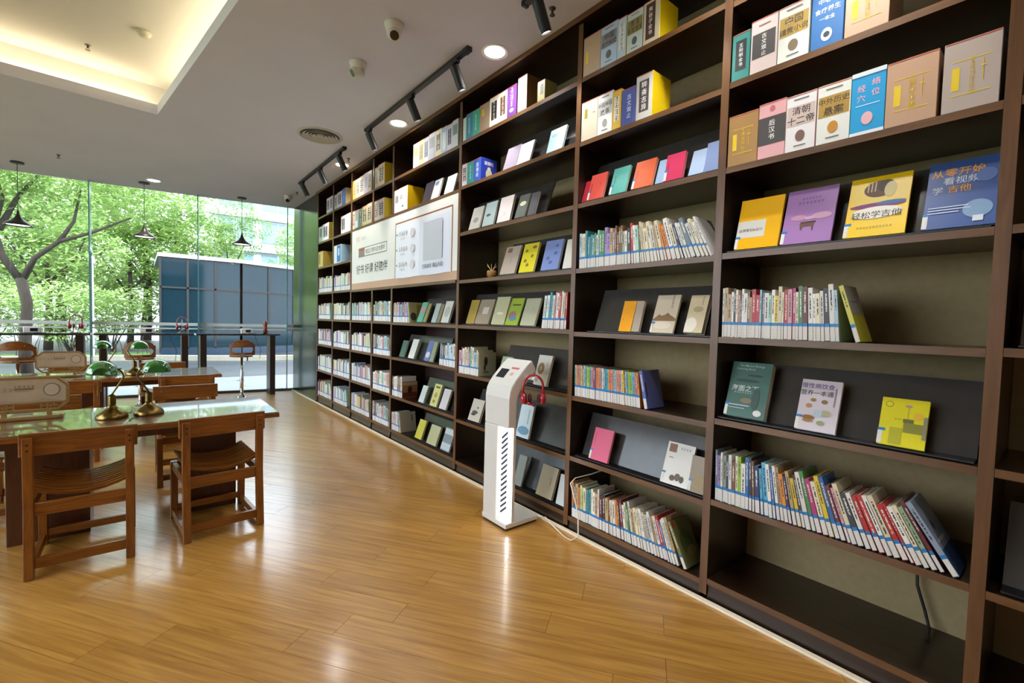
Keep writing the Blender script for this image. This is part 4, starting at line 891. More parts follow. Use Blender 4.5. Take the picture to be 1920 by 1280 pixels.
def make_chair():
    """faces +Y, back posts at Y=0"""
    W, D, hb = .225, .45, .745
    c = empty('reading_chair')
    for s in (-1, 1):
        b = MB().bar((s * (W - .02), -.03, 0), (s * (W - .02), 0, .38), .04, .045, up=(0, 1, 0)).bar((s * (W - .02), 0, .38), (s * (W - .02), -.008, hb), .04, .045, up=(0, 1, 0))
        p = b.build('back_post', M_oakv, c, bevel=.003)
        for z in (.68, .71):
            MB().lathe([(.006, 0), (.006, .003)], 8).build('peg', M_peg, p, (s * (W - .02), -.029, z), (PI / 2, 0, 0))
        MB().bar((s * (W - .02), D, 0), (s * (W - .02), D - .01, .40), .04, .045, up=(0, 1, 0)).build('front_leg', M_oakv, c, bevel=.003)
        MB().box(s * (W - .02) - .014, .02, .345, s * (W - .02) + .014, D - .02, .395).build('side_rail', M_oak, c, bevel=.003)
        MB().box(s * (W - .02) - .014, -.005, .02, s * (W - .02) + .014, D - .02, .065).build('floor_runner', M_oak, c, bevel=.003)
    MB().box(-.24, -.006, .645, .24, .024, .765).build('top_rail', M_oak, c, bevel=.004)
    MB().box(-.185, -.012, .325, .185, .012, .395).build('back_rail', M_oak, c, bevel=.003)
    MB().box(-.185, D - .025, .345, .185, D - .003, .40).build('front_rail', M_oak, c, bevel=.003)
    MB().box(-.185, -.03, .05, .185, -.006, .105).build('back_stretcher', M_oak, c, bevel=.003)
    MB().box(-.185, D - .02, .05, .185, D + .002, .095).build('front_stretcher', M_oak, c, bevel=.003)
    for k in range(10):
        y = .035 + k * .043; n = 8
        vs = []
        for i in range(n + 1):
            x = -.205 + .41 * i / n; z = .398 + .05 * (x / .205) ** 2 + .012 * (k / 9)
            vs += [(x, y, z), (x, y + .03, z), (x, y + .03, z + .016), (x, y, z + .016)]
        fs = [(0, 3, 2, 1), (4 * n, 4 * n + 1, 4 * n + 2, 4 * n + 3)]
        for i in range(n):
            for q in range(4):
                fs.append((4 * i + q, 4 * i + (q + 1) % 4, 4 * i + 4 + (q + 1) % 4, 4 * i + 4 + q))
        MB().add(vs, fs).build('seat_slat', M_oak, c)
    return c

def make_table(x0, x1, y0, y1, peds):
    t = empty('reading_table', (x0, y0, 0))
    o = Vector((-x0, -y0, 0))
    MB().box(x0, y0, .682, x1, y1, .713).build('tabletop_frame', M_oak, t, o, bevel=.003)
    MB().box(x0 + .006, y0 + .006, .713, x1 - .006, y1 - .006, .720).build('tabletop', M_top, t, o)
    MB().box(x0 + .15, y0 + .12, .62, x1 - .15, y1 - .12, .682).build('apron', M_tabled, t, o)
    for a, b in peds:
        MB().box(a, y0 + .31, .0, b, y1 - .2, .625).build('pedestal', M_tabled, t, o, bevel=.004)
    return t
tag(make_table(-3.75, -1.49, 3.63, 4.43, [(-2.9, -2.53), (-2.03, -1.72)]), 'long wooden reading table with glossy top nearest the viewer', 'table', 'reading tables')
tag(make_table(-3.85, -1.53, 6.28, 7.15, [(-2.95, -2.58), (-2.08, -1.76)]), 'long wooden reading table farther off, towards the window counter', 'table', 'reading tables')

CH = [(-2.53, 3.43, 0, 'wooden slatted chair at the near table, beside the framed sign'),
      (-1.855, 3.455, 5, 'wooden slatted chair at the near table end, beside the walkway'),
      (-1.95, 5.08, 180, 'wooden chair on the window side of the near table, by walkway'),
      (-2.87, 4.86, 180, 'wooden chair on the window side of near table, behind the sign'),
      (-1.89, 5.84, 0, 'wooden chair tucked at the farther table, walkway end'),
      (-2.80, 5.80, 0, 'wooden chair tucked at the farther table, below its framed sign'),
      (-2.04, 7.52, 180, 'wooden chair on the window side of farther table, walkway end'),
      (-2.86, 7.49, 180, 'wooden chair on the window side of farther table, behind its sign')]
ch0 = make_chair()
for i, (x, y, a, lab) in enumerate(CH):
    c = ch0 if i == 0 else copy_tree(ch0)
    c.location = (x, y, 0.0008); c.rotation_euler = (0, 0, math.radians(a))
    tag(c, lab, 'chair', 'chairs at the reading tables')

# ---------------------------------------------------------------- banker's lamps
M_brass = noisy('aged_brass', '6E5A30', '927A46', 14, .28, metal=1.0)
M_brassd = mat('brass_tube', '7A6438', .3, metal=1.0)
def green_glass():
    m = mat('green_lamp_glass', '0E6A22', .06, coat=1.0)
    nd, lk, b = N(m)
    vo = nd.new('ShaderNodeTexNoise'); vo.inputs['Scale'].default_value = 45
    cr = nd.new('ShaderNodeValToRGB'); cr.color_ramp.elements[0].color = lin('0A5A1A'); cr.color_ramp.elements[1].color = lin('2E9A36'); cr.color_ramp.elements[0].position = .4; cr.color_ramp.elements[1].position = .75
    lk.new(vo.outputs[0], cr.inputs[0]); lk.new(cr.outputs[0], b.inputs['Base Color'])
    return m
M_green = green_glass()
def make_lamp():
    """shade reaches to -X; the arm swings out to +X"""
    l = empty('bankers_lamp')
    prof = [(.082, 0), (.084, .006), (.082, .016), (.074, .03), (.056, .046), (.034, .062), (.022, .076), (.019, .086)]
    MB().lathe(prof, 40, wob=lambda i, k: 1 + (.022 if k % 2 else -.012) * (1 if 0 < i < 6 else 0)).build('base', M_brass, l, smooth=True)
    MB().lathe([(.02, .085), (.021, .09), (.021, .145), (.016, .15), (.008, .155)], 16).build('stem_cap', M_brass, l, smooth=False)
    arm = [(0, 0, .15), (.012, 0, .175), (.04, 0, .225), (.058, 0, .258), (.06, 0, .275), (.05, 0, .30), (.034, 0, .318), (.03, 0, .322)]
    MB().tube(arm, .0055, 8).build('arm', M_brassd, l, smooth=True)
    MB().tube([(.05, 0, .322), (.0, -.01, .318), (-.06, -.06, .305), (-.1, -.085, .298)], .004, 6).build('shade_bracket', M_brassd, l, smooth=True)
    # hood: half of a rounded trough, open below
    n, k = 14, 12; vs = []; fs = []
    for layer, th in ((0, 0.0), (1, .005)):
        for i in range(n + 1):
            t = -1 + 2 * i / n
            w = (1 - abs(t) ** 3.2 * .45)
            for j in range(k + 1):
                q = PI * j / k
                vs.append((-.045 - (.082 - th) * w * math.cos(q), t * (.105 - th), .292 + (.082 - th) * w * math.sin(q)))
    m = (n + 1) * (k + 1)
    for i in range(n):
        for j in range(k):
            a = i * (k + 1) + j
            fs.append((a, a + 1, a + k + 2, a + k + 1)); fs.append((m + a, m + a + k + 1, m + a + k + 2, m + a + 1))
    for i in range(n):
        for j in (0, k):
            a = i * (k + 1) + j; fs.append((a, a + k + 1, m + a + k + 1, m + a))
    for j in range(k):
        for i in (0, n):
            a = i * (k + 1) + j; fs.append((a, a + 1, m + a + 1, m + a))
    # close the two ends
    for i in (0, n):
        fs.append(tuple(i * (k + 1) + j for j in range(k + 1)))
    MB().add(vs, fs).build('shade', M_green, l, smooth=True)
    MB().tube([(-.07, 0, .30), (-.07, 0, .15)], .0015, 5).build('pull_chain', M_brassd, l)
    MB().lathe([(.001, 0), (.005, .004), (.004, .014), (.001, .018)], 8).build('pull_knob', M_brassd, l, (-.07, 0, .135))
    MB().tube([(0, .07, .006), (.02, .1, .004), (.09, .13, .004), (.1, .2, .004)], .003, 6).build('cord', M_black, l)
    return l
lp = make_lamp()
LP = [(-2.42, 3.96, 0, "green-shaded brass banker's lamp on near table, beside the framed sign"),
      (-2.23, 3.99, 180, "green-shaded brass banker's lamp on near table, pull chain towards walkway"),
      (-2.54, 6.68, 0, "green-shaded banker's lamp on farther table, beside its sign"),
      (-2.32, 6.58, 180, "green-shaded banker's lamp on farther table, before the middle stool")]
for i, (x, y, a, lab) in enumerate(LP):
    l = lp if i == 0 else copy_tree(lp)
    l.location = (x, y, .7205); l.rotation_euler = (0, 0, math.radians(a))
    tag(l, lab, 'lamp', "banker's lamps on the reading tables")

# ---------------------------------------------------------------- framed table signs
M_sgold = wood('sign_wood', '8A6A3A', 'A5824C', (2, 18, 18), .4)
def make_sign(full):
    s = empty('table_sign')
    W = .185
    octo = [(-W + .05, .26), (W - .05, .26), (W, .21), (W, .105), (W - .05, .055), (-W + .05, .055), (-W, .105), (-W, .21)]
    for i in range(8):
        a, b = octo[i], octo[(i + 1) % 8]
        MB().bar((a[0], 0, a[1]), (b[0], 0, b[1]), .016, .010, up=(0, 1, 0)).build('frame_bar', M_sgold, s)
    pan = [(-W + .052, .253), (W - .052, .253), (W - .006, .207), (W - .006, .118), (W - .012, .108), (-W + .012, .108), (-W + .006, .118), (-W + .006, .207)]
    n = len(pan)
    MB().add([(x, -.004, z) for x, z in pan] + [(x, .004, z) for x, z in pan], [tuple(range(n - 1, -1, -1)), tuple(range(n, 2 * n))] + [(i, (i + 1) % n, n + (i + 1) % n, n + i) for i in range(n)]).build('sign_panel', noisy('sign_print', 'C6B194', 'B69F82', 9, .35), s)
    MB().bar((-W, 0, .105), (W, 0, .105), .014, .007, up=(0, 1, 0)).build('frame_bar', M_sgold, s)
    for sx in (-1, 1):
        for (a, b) in (((.06, .06), (.06, .1)), ((.09, .06), (.09, .1)), ((.06, .082), (.14, .082)), ((.12, .075), (.12, .1)), ((.105, .07), (.105, .09))):
            MB().bar((sx * a[0], 0, a[1]), (sx * b[0], 0, b[1]), .008, .004, up=(0, 1, 0)).build('lattice_bar', M_sgold, s)
        MB().box(sx * .1 - .012, -.012, .02, sx * .1 + .012, .012, .056).build('foot', M_sgold, s)
    MB().box(-.155, -.035, 0, .155, .035, .022).build('base', M_sgold, s, bevel=.006)
    for sx in (-1, 1):
        MB().lathe([(.001, -.035), (.013, -.034), (.013, .034), (.001, .035)], 10).build('scroll_end', M_sgold, s, (sx * .155, 0, .014), (PI / 2, 0, 0))
    # printed matter
    def pr(x0, z0, x1, z1, c):
        MB().add([(x0, -.0052, z0), (x1, -.0052, z0), (x1, -.0052, z1), (x0, -.0052, z1)], [(0, 1, 2, 3)]).build('printed_panel', ink(c), s)
    pr(-.055, .188, .03, .198, '8A6A52'); pr(-.03, .176, .01, .180, 'A08A74')
    put_text('悦读听书馆', -.012, .208, .018, '7A5A44', s, y=-.0056)
    put_text('Welcome', -.125, .19, .026, '9A8470', s, y=-.0056)
    MB().add([(.112 + .04 * math.cos(q * PI / 12), -.0054, .185 + .042 * math.sin(q * PI / 12)) for q in range(24)], [tuple(range(24))]).build('printed_emblem', ink('8A7A66'), s)
    MB().add([(.112 + .034 * math.cos(q * PI / 12), -.0058, .185 + .036 * math.sin(q * PI / 12)) for q in range(24)], [tuple(range(24))]).build('printed_emblem', ink('C9B79C'), s)
    MB().add([(x, -.0054, z) for x, z in ((-.17, .112), (.16, .112), (.12, .12), (.07, .132), (.03, .116), (-.05, .12), (-.12, .128))], [(0, 1, 2, 3, 4, 5, 6)]).build('printed_hills', ink('B09A80'), s)
    return s
sg = make_sign(True); sg.location = (-2.83, 4.15, .7205); tag(sg, 'cream eight-sided framed sign on the near reading table', 'sign', 'table signs')
sg2 = copy_tree(sg); sg2.location = (-2.905, 6.60, .7205); tag(sg2, 'cream eight-sided framed sign on the farther reading table', 'sign', 'table signs')

# ---------------------------------------------------------------- window counter, stools and listening sets
M_wenge = mat('counter_wood', '2A1C1A', .35)
M_ctop = mat('counter_top', '2C2C30', .15, coat=.6)
BARS = [(-1.56, -.31, 'dark narrow window counter at the bookcase end'), (-2.80, -1.59, 'dark narrow window counter in the middle'), (-4.05, -2.83, 'dark narrow window counter at the far table side')]
for x0, x1, lab in BARS:
    t = empty('bar_counter', (x0, 9.03, 0)); o = Vector((-x0, -9.03, 0))
    MB().box(x0, 9.03, 1.055, x1, 9.38, 1.085).build('counter_top', M_ctop, t, o, bevel=.004)
    for a in (x0 + .06, x1 - .16):
        MB().box(a, 9.06, 0.0005, a + .085, 9.34, 1.055).build('leg', M_wenge, t, o)
    MB().tube([(x0 + .9, 9.36, 1.05), (x0 + .93, 9.37, .95), (x0 + 1.0, 9.38, .8), (x0 + .98, 9.37, .62)], .004, 5).build('hanging_cable', M_black, t, o)
    tag(t, lab, 'counter', 'window counters')

M_chrome = mat('chrome', 'D8DADC', .08, metal=1.0)
def make_stool():
    s = empty('bar_stool')
    MB().lathe([(.19, 0), (.19, .008), (.15, .02), (.06, .045), (.03, .07), (.028, .085)], 32).build('base', M_chrome, s, smooth=True)
    MB().lathe([(.026, .08), (.026, .45), (.018, .46), (.018, .70)], 16).build('pole', M_chrome, s, smooth=True)
    MB().tube([(.0, 0, .32), (.05, .14, .3), (.0, .2, .3), (-.05, .14, .3), (0, 0, .32)], .008, 8).build('footrest', M_chrome, s, smooth=True)
    MB().prism([(.17 * math.cos(q * PI / 12) , .16 + .17 * math.sin(q * PI / 12)) for q in range(24)], .70, .725, M=Matrix.Translation((0, -.11, 0))).build('seat', M_oak, s, bevel=.006)
    # curved back with a slot, thin bent ply
    n = 20; vs, fs = [], []
    def pt(u, z, d):                       # u across -1..1
        x = .18 * u; return (x, -.12 + .05 * u * u + d, z)
    def top(u): return .905 + .075 * (1 - abs(u) ** 2.2) if abs(u) < .86 else .905
    def strip(u0, u1, zlo, zhi, m):
        for i in range(m):
            a, b = u0 + (u1 - u0) * i / m, u0 + (u1 - u0) * (i + 1) / m
            o = len(vs)
            for u in (a, b):
                for z in (zlo(u), zhi(u)):
                    vs.append(pt(u, z, 0)); vs.append(pt(u, z, .014))
            fs.extend([(o, o + 4, o + 6, o + 2), (o + 1, o + 3, o + 7, o + 5), (o + 2, o + 6, o + 7, o + 3), (o, o + 1, o + 5, o + 4), (o, o + 2, o + 3, o + 1), (o + 4, o + 5, o + 7, o + 6)])
    slo = lambda u: .775 if abs(u) < .7 else .775 + (abs(u) - .7) * .25
    shi = lambda u: .862 if abs(u) < .7 else .862 - (abs(u) - .7) * .15
    strip(-1, 1, lambda u: .735, lambda u: slo(u) if abs(u) <= .84 else .775 + .14 * .25, n)
    strip(-1, 1, lambda u: shi(u) if abs(u) <= .84 else .862 - .14 * .15, top, n)
    strip(-1, -.84, lambda u: .78, lambda u: .85, 2); strip(.84, 1, lambda u: .78, lambda u: .85, 2)
    MB().add(vs, fs).build('backrest', M_oak, s)
    for x in (-.08, .08):
        MB().lathe([(.006, 0), (.006, .004)], 8).build('screw', M_chrome, s, (x, -.117, .92), (PI / 2, 0, 0))
    MB().box(-.03, -.125, .70, .03, -.09, .76).build('back_bracket', M_chrome, s)
    return s
st = make_stool()
for i, (x, y, lab) in enumerate([(-.96, 8.72, 'wood and chrome swivel stool before the counter by bookcase end'), (-2.27, 8.66, 'wood and chrome swivel stool behind the farther table lamps'), (-3.50, 8.62, 'wood and chrome swivel stool behind the farther table sign')]):
    s = st if i == 0 else copy_tree(st)
    s.location = (x, y, .0008); s.scale = (1, 1, 1.02)
    tag(s, lab, 'stool', 'bar stools at the window counter')

def make_set():
    d = empty('listening_terminal')
    MB().box(-.09, -.035, 0, .09, .045, .085).build('housing', M_white, d, bevel=.012, seg=3)
    MB().box(-.02, -.0375, .022, .055, -.035, .066).build('screen', mat('terminal_screen', '1E2430', .15), d)
    MB().box(.058, -.037, .05, .066, -.035, .062).build('indicator', mat('terminal_red', 'D83A6A', .3), d)
    MB().box(.02, -.06, 0, .14, -.04, .006).build('cable_plug', M_black, d)
    return d
ds = make_set()
for i, (x, lab) in enumerate([(-3.43, 'white listening terminal on the counter, near the first stool'), (-2.18, 'white listening terminal on the counter, above the middle stool'), (-.82, 'white listening terminal on the counter beside the brown figurine')]):
    d = ds if i == 0 else copy_tree(ds)
    d.location = (x, 9.16, 1.0855); tag(d, lab, 'terminal', 'listening terminals on the counter')

M_hred = mat('headphone_red', 'B01E30', .25, coat=.5)
M_hpink = mat('headphone_band', '9A5A62', .35)
def make_phones(stand=True, mband=None):
    h = empty('headphones')
    arc = [(.068 * math.cos(q), 0, .165 + .085 * math.sin(q)) for q in [PI * k / 16 for k in range(17)]]
    arc = [(.072, 0, .1)] + arc + [(-.072, 0, .1)]
    MB().tube(arc, .008, 8).build('headband', mband or M_hpink, h, smooth=True)
    for s in (-1, 1):
        c = MB().lathe([(.001, -.02), (.034, -.018), (.04, -.006), (.04, .008), (.03, .018), (.001, .02)], 20).build('ear_cup', M_hred, h, (s * .065, 0, .09), (0, PI / 2, 0), smooth=True)
        MB().lathe([(.012, .0), (.03, .002), (.034, .012), (.028, .018), (.012, .018)], 16).build('ear_pad', mat('ear_pad', '5A1018', .7), c, (0, 0, -s * .034), (0, 0, 0), smooth=True)
    return h
hs = None
for i, (x, lab) in enumerate([(-2.995, 'red headphones resting on a small stand above the stool gap'), (-1.735, 'red headphones resting on a small stand before the glass building')]):
    h = make_phones() if i == 0 else copy_tree(hs)
    hs = hs or h
    h.location = (x, 9.2, 1.0855 + .01); tag(h, lab, 'headphones', 'headphones on the counter')
    k = empty('headphone_stand', (x, 9.2, 1.0855))
    MB().tube([(-.05, 0, .008), (-.006, 0, .05), (-.006, 0, .2), (0, 0, .236), (.006, 0, .2), (.006, 0, .05), (.05, 0, .008)], .004, 6).build('holder', mat('stand_acrylic', 'D8D2C8', .2), k, smooth=True)
    MB().box(-.06, -.03, 0, .06, .03, .008).build('foot', mat('stand_foot', '8A5A52', .4), k)
    tag(k, 'small arched headphone stand on the ' + ('counter left of the glass fin' if i == 0 else 'counter before the glass building'), 'stand', 'headphone stands')
fg = empty('figurine', (-.52, 9.2, 1.0855))
MB().box(-.035, -.03, 0, .035, .03, .03).build('plinth', mat('figurine_plinth', '5A1E14', .4), fg, bevel=.004)
MB().lathe([(.028, .03), (.034, .07), (.026, .11), (.034, .15), (.03, .2), (.02, .225), (.001, .235)], 14).build('body', noisy('figurine_red', '7A2A1A', 'A85A2A', 30, .35), fg, smooth=True)
for s in (-1, 1):
    MB().lathe([(.001, 0), (.011, .008), (.011, .016), (.001, .024)], 8).build('ornament_bead', mat('figurine_bead', 'E8D8C0', .4), fg, (s * .02, -.02, .2))
tag(fg, 'carved red brown figurine at the end of the window counter', 'figurine')
# ---------------------------------------------------------------- listening kiosk
M_kiosk = mat('kiosk_shell', 'E6E3DC', .22, coat=.4)
def kiosk():
    k = empty('listening_kiosk', (-.36, 2.38, 0))
    o = Vector((.36, -2.38, 0))
    Y0, Y1 = 2.38, 2.65
    prof_o = [(-.36, .05)]
    # side profile (x,z) of the column and the head bent back from it
    outer = [(-.36, .045), (-.36, .90), (-.352, .95), (-.335, .985), (-.30, 1.03), (-.20, 1.13), (-.165, 1.155)]
    inner = [(-.29, .045), (-.29, .86), (-.283, .90), (-.265, .935), (-.235, .97), (-.125, 1.075), (-.13, 1.10)]
    def slab(y0, y1, o0, i0):
        b = MB(); n = len(o0)
        vs = [(x, y0, z) for x, z in o0] + [(x, y0, z) for x, z in i0] + [(x, y1, z) for x, z in o0] + [(x, y1, z) for x, z in i0]
        fs = []
        for i in range(n - 1):
            fs += [(i, n + i, n + i + 1, i + 1), (2 * n + i, 2 * n + i + 1, 3 * n + i + 1, 3 * n + i), (i, i + 1, 2 * n + i + 1, 2 * n + i), (n + i, 3 * n + i, 3 * n + i + 1, n + i + 1)]
        fs += [(n - 1, 2 * n - 1, 4 * n - 1, 3 * n - 1), (0, 2 * n, 3 * n, n)]
        return b.add(vs, fs)
    # lower part is narrower where the light window is cut out
    lowo, lowi = [(-.36, .045), (-.36, .70)], [(-.29, .045), (-.29, .70)]
    upo, upi = [(-.36, .70)] + outer[1:], [(-.29, .70)] + inner[1:]
    slab(2.495, Y1, lowo, lowi).build('column', M_kiosk, k, o, bevel=.006)
    slab(Y0, Y1, upo, upi).build('head', M_kiosk, k, o, bevel=.008)
    MB().box(-.365, Y0 - .005, .012, -.07, Y1 + .005, .05).build('base', M_kiosk, k, o, bevel=.008)
    MB().box(-.355, Y0 + .005, 0.0008, -.08, Y1 - .005, .012).build('base_foot', M_black, k, o)
    # light window: lit acrylic sheet behind, dark engraved strokes, bright edge strip
    M_ac = mat('lit_acrylic', 'F4F6FA', .2, emit=(.86, .93, 1.0), estr=.3)
    M_st = mat('led_edge', 'FFFFFF', .3, emit=(1, .97, .9), estr=13.0)
    w = MB().box(-.335, Y0 + .008, .052, -.315, 2.494, .70).build('light_window', M_ac, k, o)
    for i in range(15):
        z = .11 + i * .037
        MB().bar((-.3365, Y0 + .018, z + .05), (-.3365, 2.475, z - .012), .012, .002, up=(1, 0, 0)).build('engraved_stroke', mat('engraving', '2E3644', .4), w)
    MB().box(-.352, Y0, .052, -.338, Y0 + .008, .70).build('led_strip', M_st, k, o)
    MB().box(-.312, Y0 + .0, .052, -.29, Y0 + .012, .70).build('window_edge', M_kiosk, k, o)
    # screen, lettering and button on the sloping head
    a, b = Vector((-.30, 0, 1.03)), Vector((-.20, 0, 1.13)); d = (b - a).normalized(); nrm = Vector((-d.z, 0, d.x))
    def onhead(y0, y1, s0, s1, nm, m, up=.001):
        P = [a + d * s0 + nrm * up, a + d * s1 + nrm * up]
        vs = [(P[0].x, y1, P[0].z), (P[0].x, y0, P[0].z), (P[1].x, y0, P[1].z), (P[1].x, y1, P[1].z)]
        vs += [(x - nrm.x * .004, y, z - nrm.z * .004) for x, y, z in vs]
        return MB().add(vs, [(0, 1, 2, 3), (0, 4, 5, 1), (1, 5, 6, 2), (2, 6, 7, 3), (3, 7, 4, 0)]).build(nm, m, k, o)
    onhead(2.52, 2.61, -.005, .075, 'screen', mat('kiosk_screen', '2A2C30', .12))
    onhead(2.43, 2.51, .082, .098, 'printed_panel', mat('kiosk_red', 'C8686A', .4))
    onhead(2.45, 2.48, .025, .05, 'printed_panel', mat('kiosk_red2', 'D8A0A0', .4))
    MB().lathe([(.001, .0), (.013, .0), (.013, .085), (.018, .086), (.018, .092), (.001, .093)], 14).build('hook', M_white, k, Vector((-.205, Y0, 1.038)) + o, (PI / 2, 0, 0))
    tag(k, 'white bent floor-standing listening kiosk with a lit slot, before the bookcase', 'kiosk')
    return k
kiosk()
hk = make_phones(mband=M_hred)
hk.location = (-.205, 2.315, .812); hk.rotation_euler = (0, 0, math.radians(-32)); hk.scale = (1.0, 1.0, 1.0)
coil = MB()
pts = [(-.02 + .035 * math.cos(q * .9), -.01 + .02 * math.sin(q * .9), .05 + .003 * (q % 5) - .01 * math.sin(q)) for q in range(26)]
coil.tube(pts, .004, 6).build('coiled_cord', M_hred, hk, smooth=True)
tag(hk, 'red headphones hanging on the side of the white kiosk', 'headphones')
MB_c = MB().tube([(-.07, 2.40, .02), (-.03, 2.34, .03), (-.06, 2.22, .012), (-.10, 2.08, .006), (-.10, 2.02, .006), (-.06, 1.995, .03), (-.03, 2.03, .16), (-.02, 2.09, .28), (-.01, 2.125, .335), (.03, 2.12, .365), (.15, 2.08, .38), (.30, 2.04, .41), (.42, 2.04, .43)], .0045, 8)
tag(MB_c.build('power_cable', mat('white_cable', 'E8DFD0', .4), smooth=True), 'white power cable looping from kiosk to the socket in bookcase', 'cable')
for (x, y, z, lab) in ((.432, 2.03, .43, 'white wall socket at the back of the bay beside kiosk'), (.432, .40, .40, 'white wall socket under the second shelf of widest bay')):
    so = empty('wall_socket', (x, y, z))
    MB().box(0, -.06, -.035, .012, .06, .035).build('plate', M_white, so, bevel=.004)
    for s in (-1, 1):
        MB().box(-.001, s * .025 - .012, -.012, .0, s * .025 + .012, .012).build('outlet', mat('outlet_grey', 'B8B4AC', .5), so)
    tag(so, lab, 'socket', 'wall sockets in the bookcase')
tag(MB().box(.40, .385, .36, .43, .425, .40).tube([(.41, .405, .37), (.40, .40, .30), (.40, .37, .2), (.39, .35, .13), (.3, .34, .123)], .006, 8).build('black_plug_cable', M_black, smooth=False), 'black plug and cable hanging under the second shelf of widest bay', 'cable')

# ---------------------------------------------------------------- ceiling fittings
def aim(o, target):
    o.rotation_euler = (Vector(target) - Vector(o.location)).to_track_quat('-Z', 'Y').to_euler()
def spot(parent, loc, target, watts, angle, blend=.5, color=(1, .97, .94), r=.03):
    d = bpy.data.lights.new('spot_light', 'SPOT'); d.energy = watts; d.spot_size = math.radians(angle); d.spot_blend = blend; d.color = color; d.shadow_soft_size = r
    o = bpy.data.objects.new('spot_light', d); COL.objects.link(o)
    o.location = loc; aim(o, target)
    if parent:
        o.parent = parent; o.matrix_parent_inverse = Matrix.Translation(parent.location).inverted()
    return o
M_lamp = mat('lamp_face', 'FFFFFF', .4, emit=(1, .96, .9), estr=14.0)
M_ring = mat('lamp_ring', 'EDEBE8', .4)
def downlight(x, y, lab, watts=37):
    r = empty('downlight', (x, y, H))
    MB().lathe([(.075, 0.0), (.105, .0), (.105, -.006), (.098, -.009), (.078, -.004)], 28, caps=False).build('trim_ring', M_ring, r, smooth=False)
    MB().lathe([(.001, -.003), (.077, -.003), (.077, -.001)], 28).build('lens', M_lamp, r)
    spot(r, (x, y, H - .02), (x, y, 0), watts, 140, .8, r=.07)
    tag(r, lab, 'downlight', 'recessed ceiling downlights')
downlight(-.2, 2.86, 'round recessed downlight near the black track end by the bookcase')
downlight(-.19, 4.53, 'round recessed downlight over the poster, between track and bookcase')
downlight(-.18, 6.25, 'round recessed downlight among the farther track spotlights')
downlight(-2.09, 9.04, 'small recessed downlight above the middle pendant by the window')
for x, y, lab in [(-.2, 1.15, 'recessed downlight over the widest bay, out of view'), (-.9, .9, 'recessed downlight over the walkway beside the viewer'), (-.9, -1.6, 'recessed downlight over the walkway behind the viewer'),
                  (-5.3, 4.5, 'recessed downlight beside the recess near the side window'), (-5.3, 1.0, 'recessed downlight beside the recess near the side wall'),
                  (-3.4, -2.2, 'recessed downlight near the middle of the back wall'), (-1.3, -2.4, 'recessed downlight near the bookcase end of back wall')]:
    downlight(x, y, lab, 34)

def track(y0, y1, spots, lab, labs):
    t = empty('track_rail', (-.38, y0, H))
    o = -t.location
    MB().box(-.40, y0, H - .028, -.36, y1, H).build('rail', M_black, t, o, bevel=.003)
    MB().box(-.402, y0 - .015, H - .032, -.358, y0 + .05, H).build('end_cap', M_black, t, o)
    MB().box(-.402, y1 - .01, H - .032, -.358, y1 + .012, H).build('end_cap', M_black, t, o)
    tag(t, lab, 'track', 'ceiling track rails')
    for y, sl in zip(spots, labs):
        s = empty('track_spotlight', (-.38, y, H - .028))
        MB().box(-.016, -.04, -.022, .016, .04, 0).build('adapter', M_black, s)
        MB().tube([(.0, 0, -.02), (.004, 0, -.055)], .008, 8).build('stem', M_black, s)
        a = math.radians(-27)
        hd = MB().lathe([(.001, .03), (.034, .03), (.036, .024), (.036, -.145), (.031, -.15), (.031, -.14)], 20, caps=False).build('lamp_head', M_black, s, (0, 0, -.062), (0, a, 0), smooth=False)
        MB().lathe([(.001, -.141), (.030, -.141), (.030, -.139)], 20).build('lens', M_lamp, hd)
        tip = Vector((-.38, y, H - .09)) + Matrix.Rotation(a, 3, 'Y') @ Vector((0, 0, -.155))
        tg = tip + Matrix.Rotation(a, 3, 'Y') @ Vector((0, 0, -1))
        spot(s, tip, tg, 21, 62, .6, (1, .97, .93), .03)
        tag(s, sl, 'spotlight', 'track spotlights')
track(.35, 2.30, [.6, 1.4, 2.17], 'black ceiling track mostly cut off above the widest bays', ['black track spotlight above the widest bay', 'black track spotlight above the bay beside kiosk cable', 'black track spotlight cut off at the top edge of view'])
track(2.94, 4.90, [3.12, 3.86, 4.82], 'black ceiling track nearest the security cameras', ['black spotlight at the near end of the nearer full track', 'middle black spotlight of the nearer full track', 'black spotlight at the far end of the nearer full track'])
track(5.58, 7.52, [5.75, 6.50, 7.36], 'black ceiling track beyond the round air vent', ['black spotlight at the vent end of the farther track', 'middle black spotlight of the farther track', 'black spotlight at the window end of the farther track'])

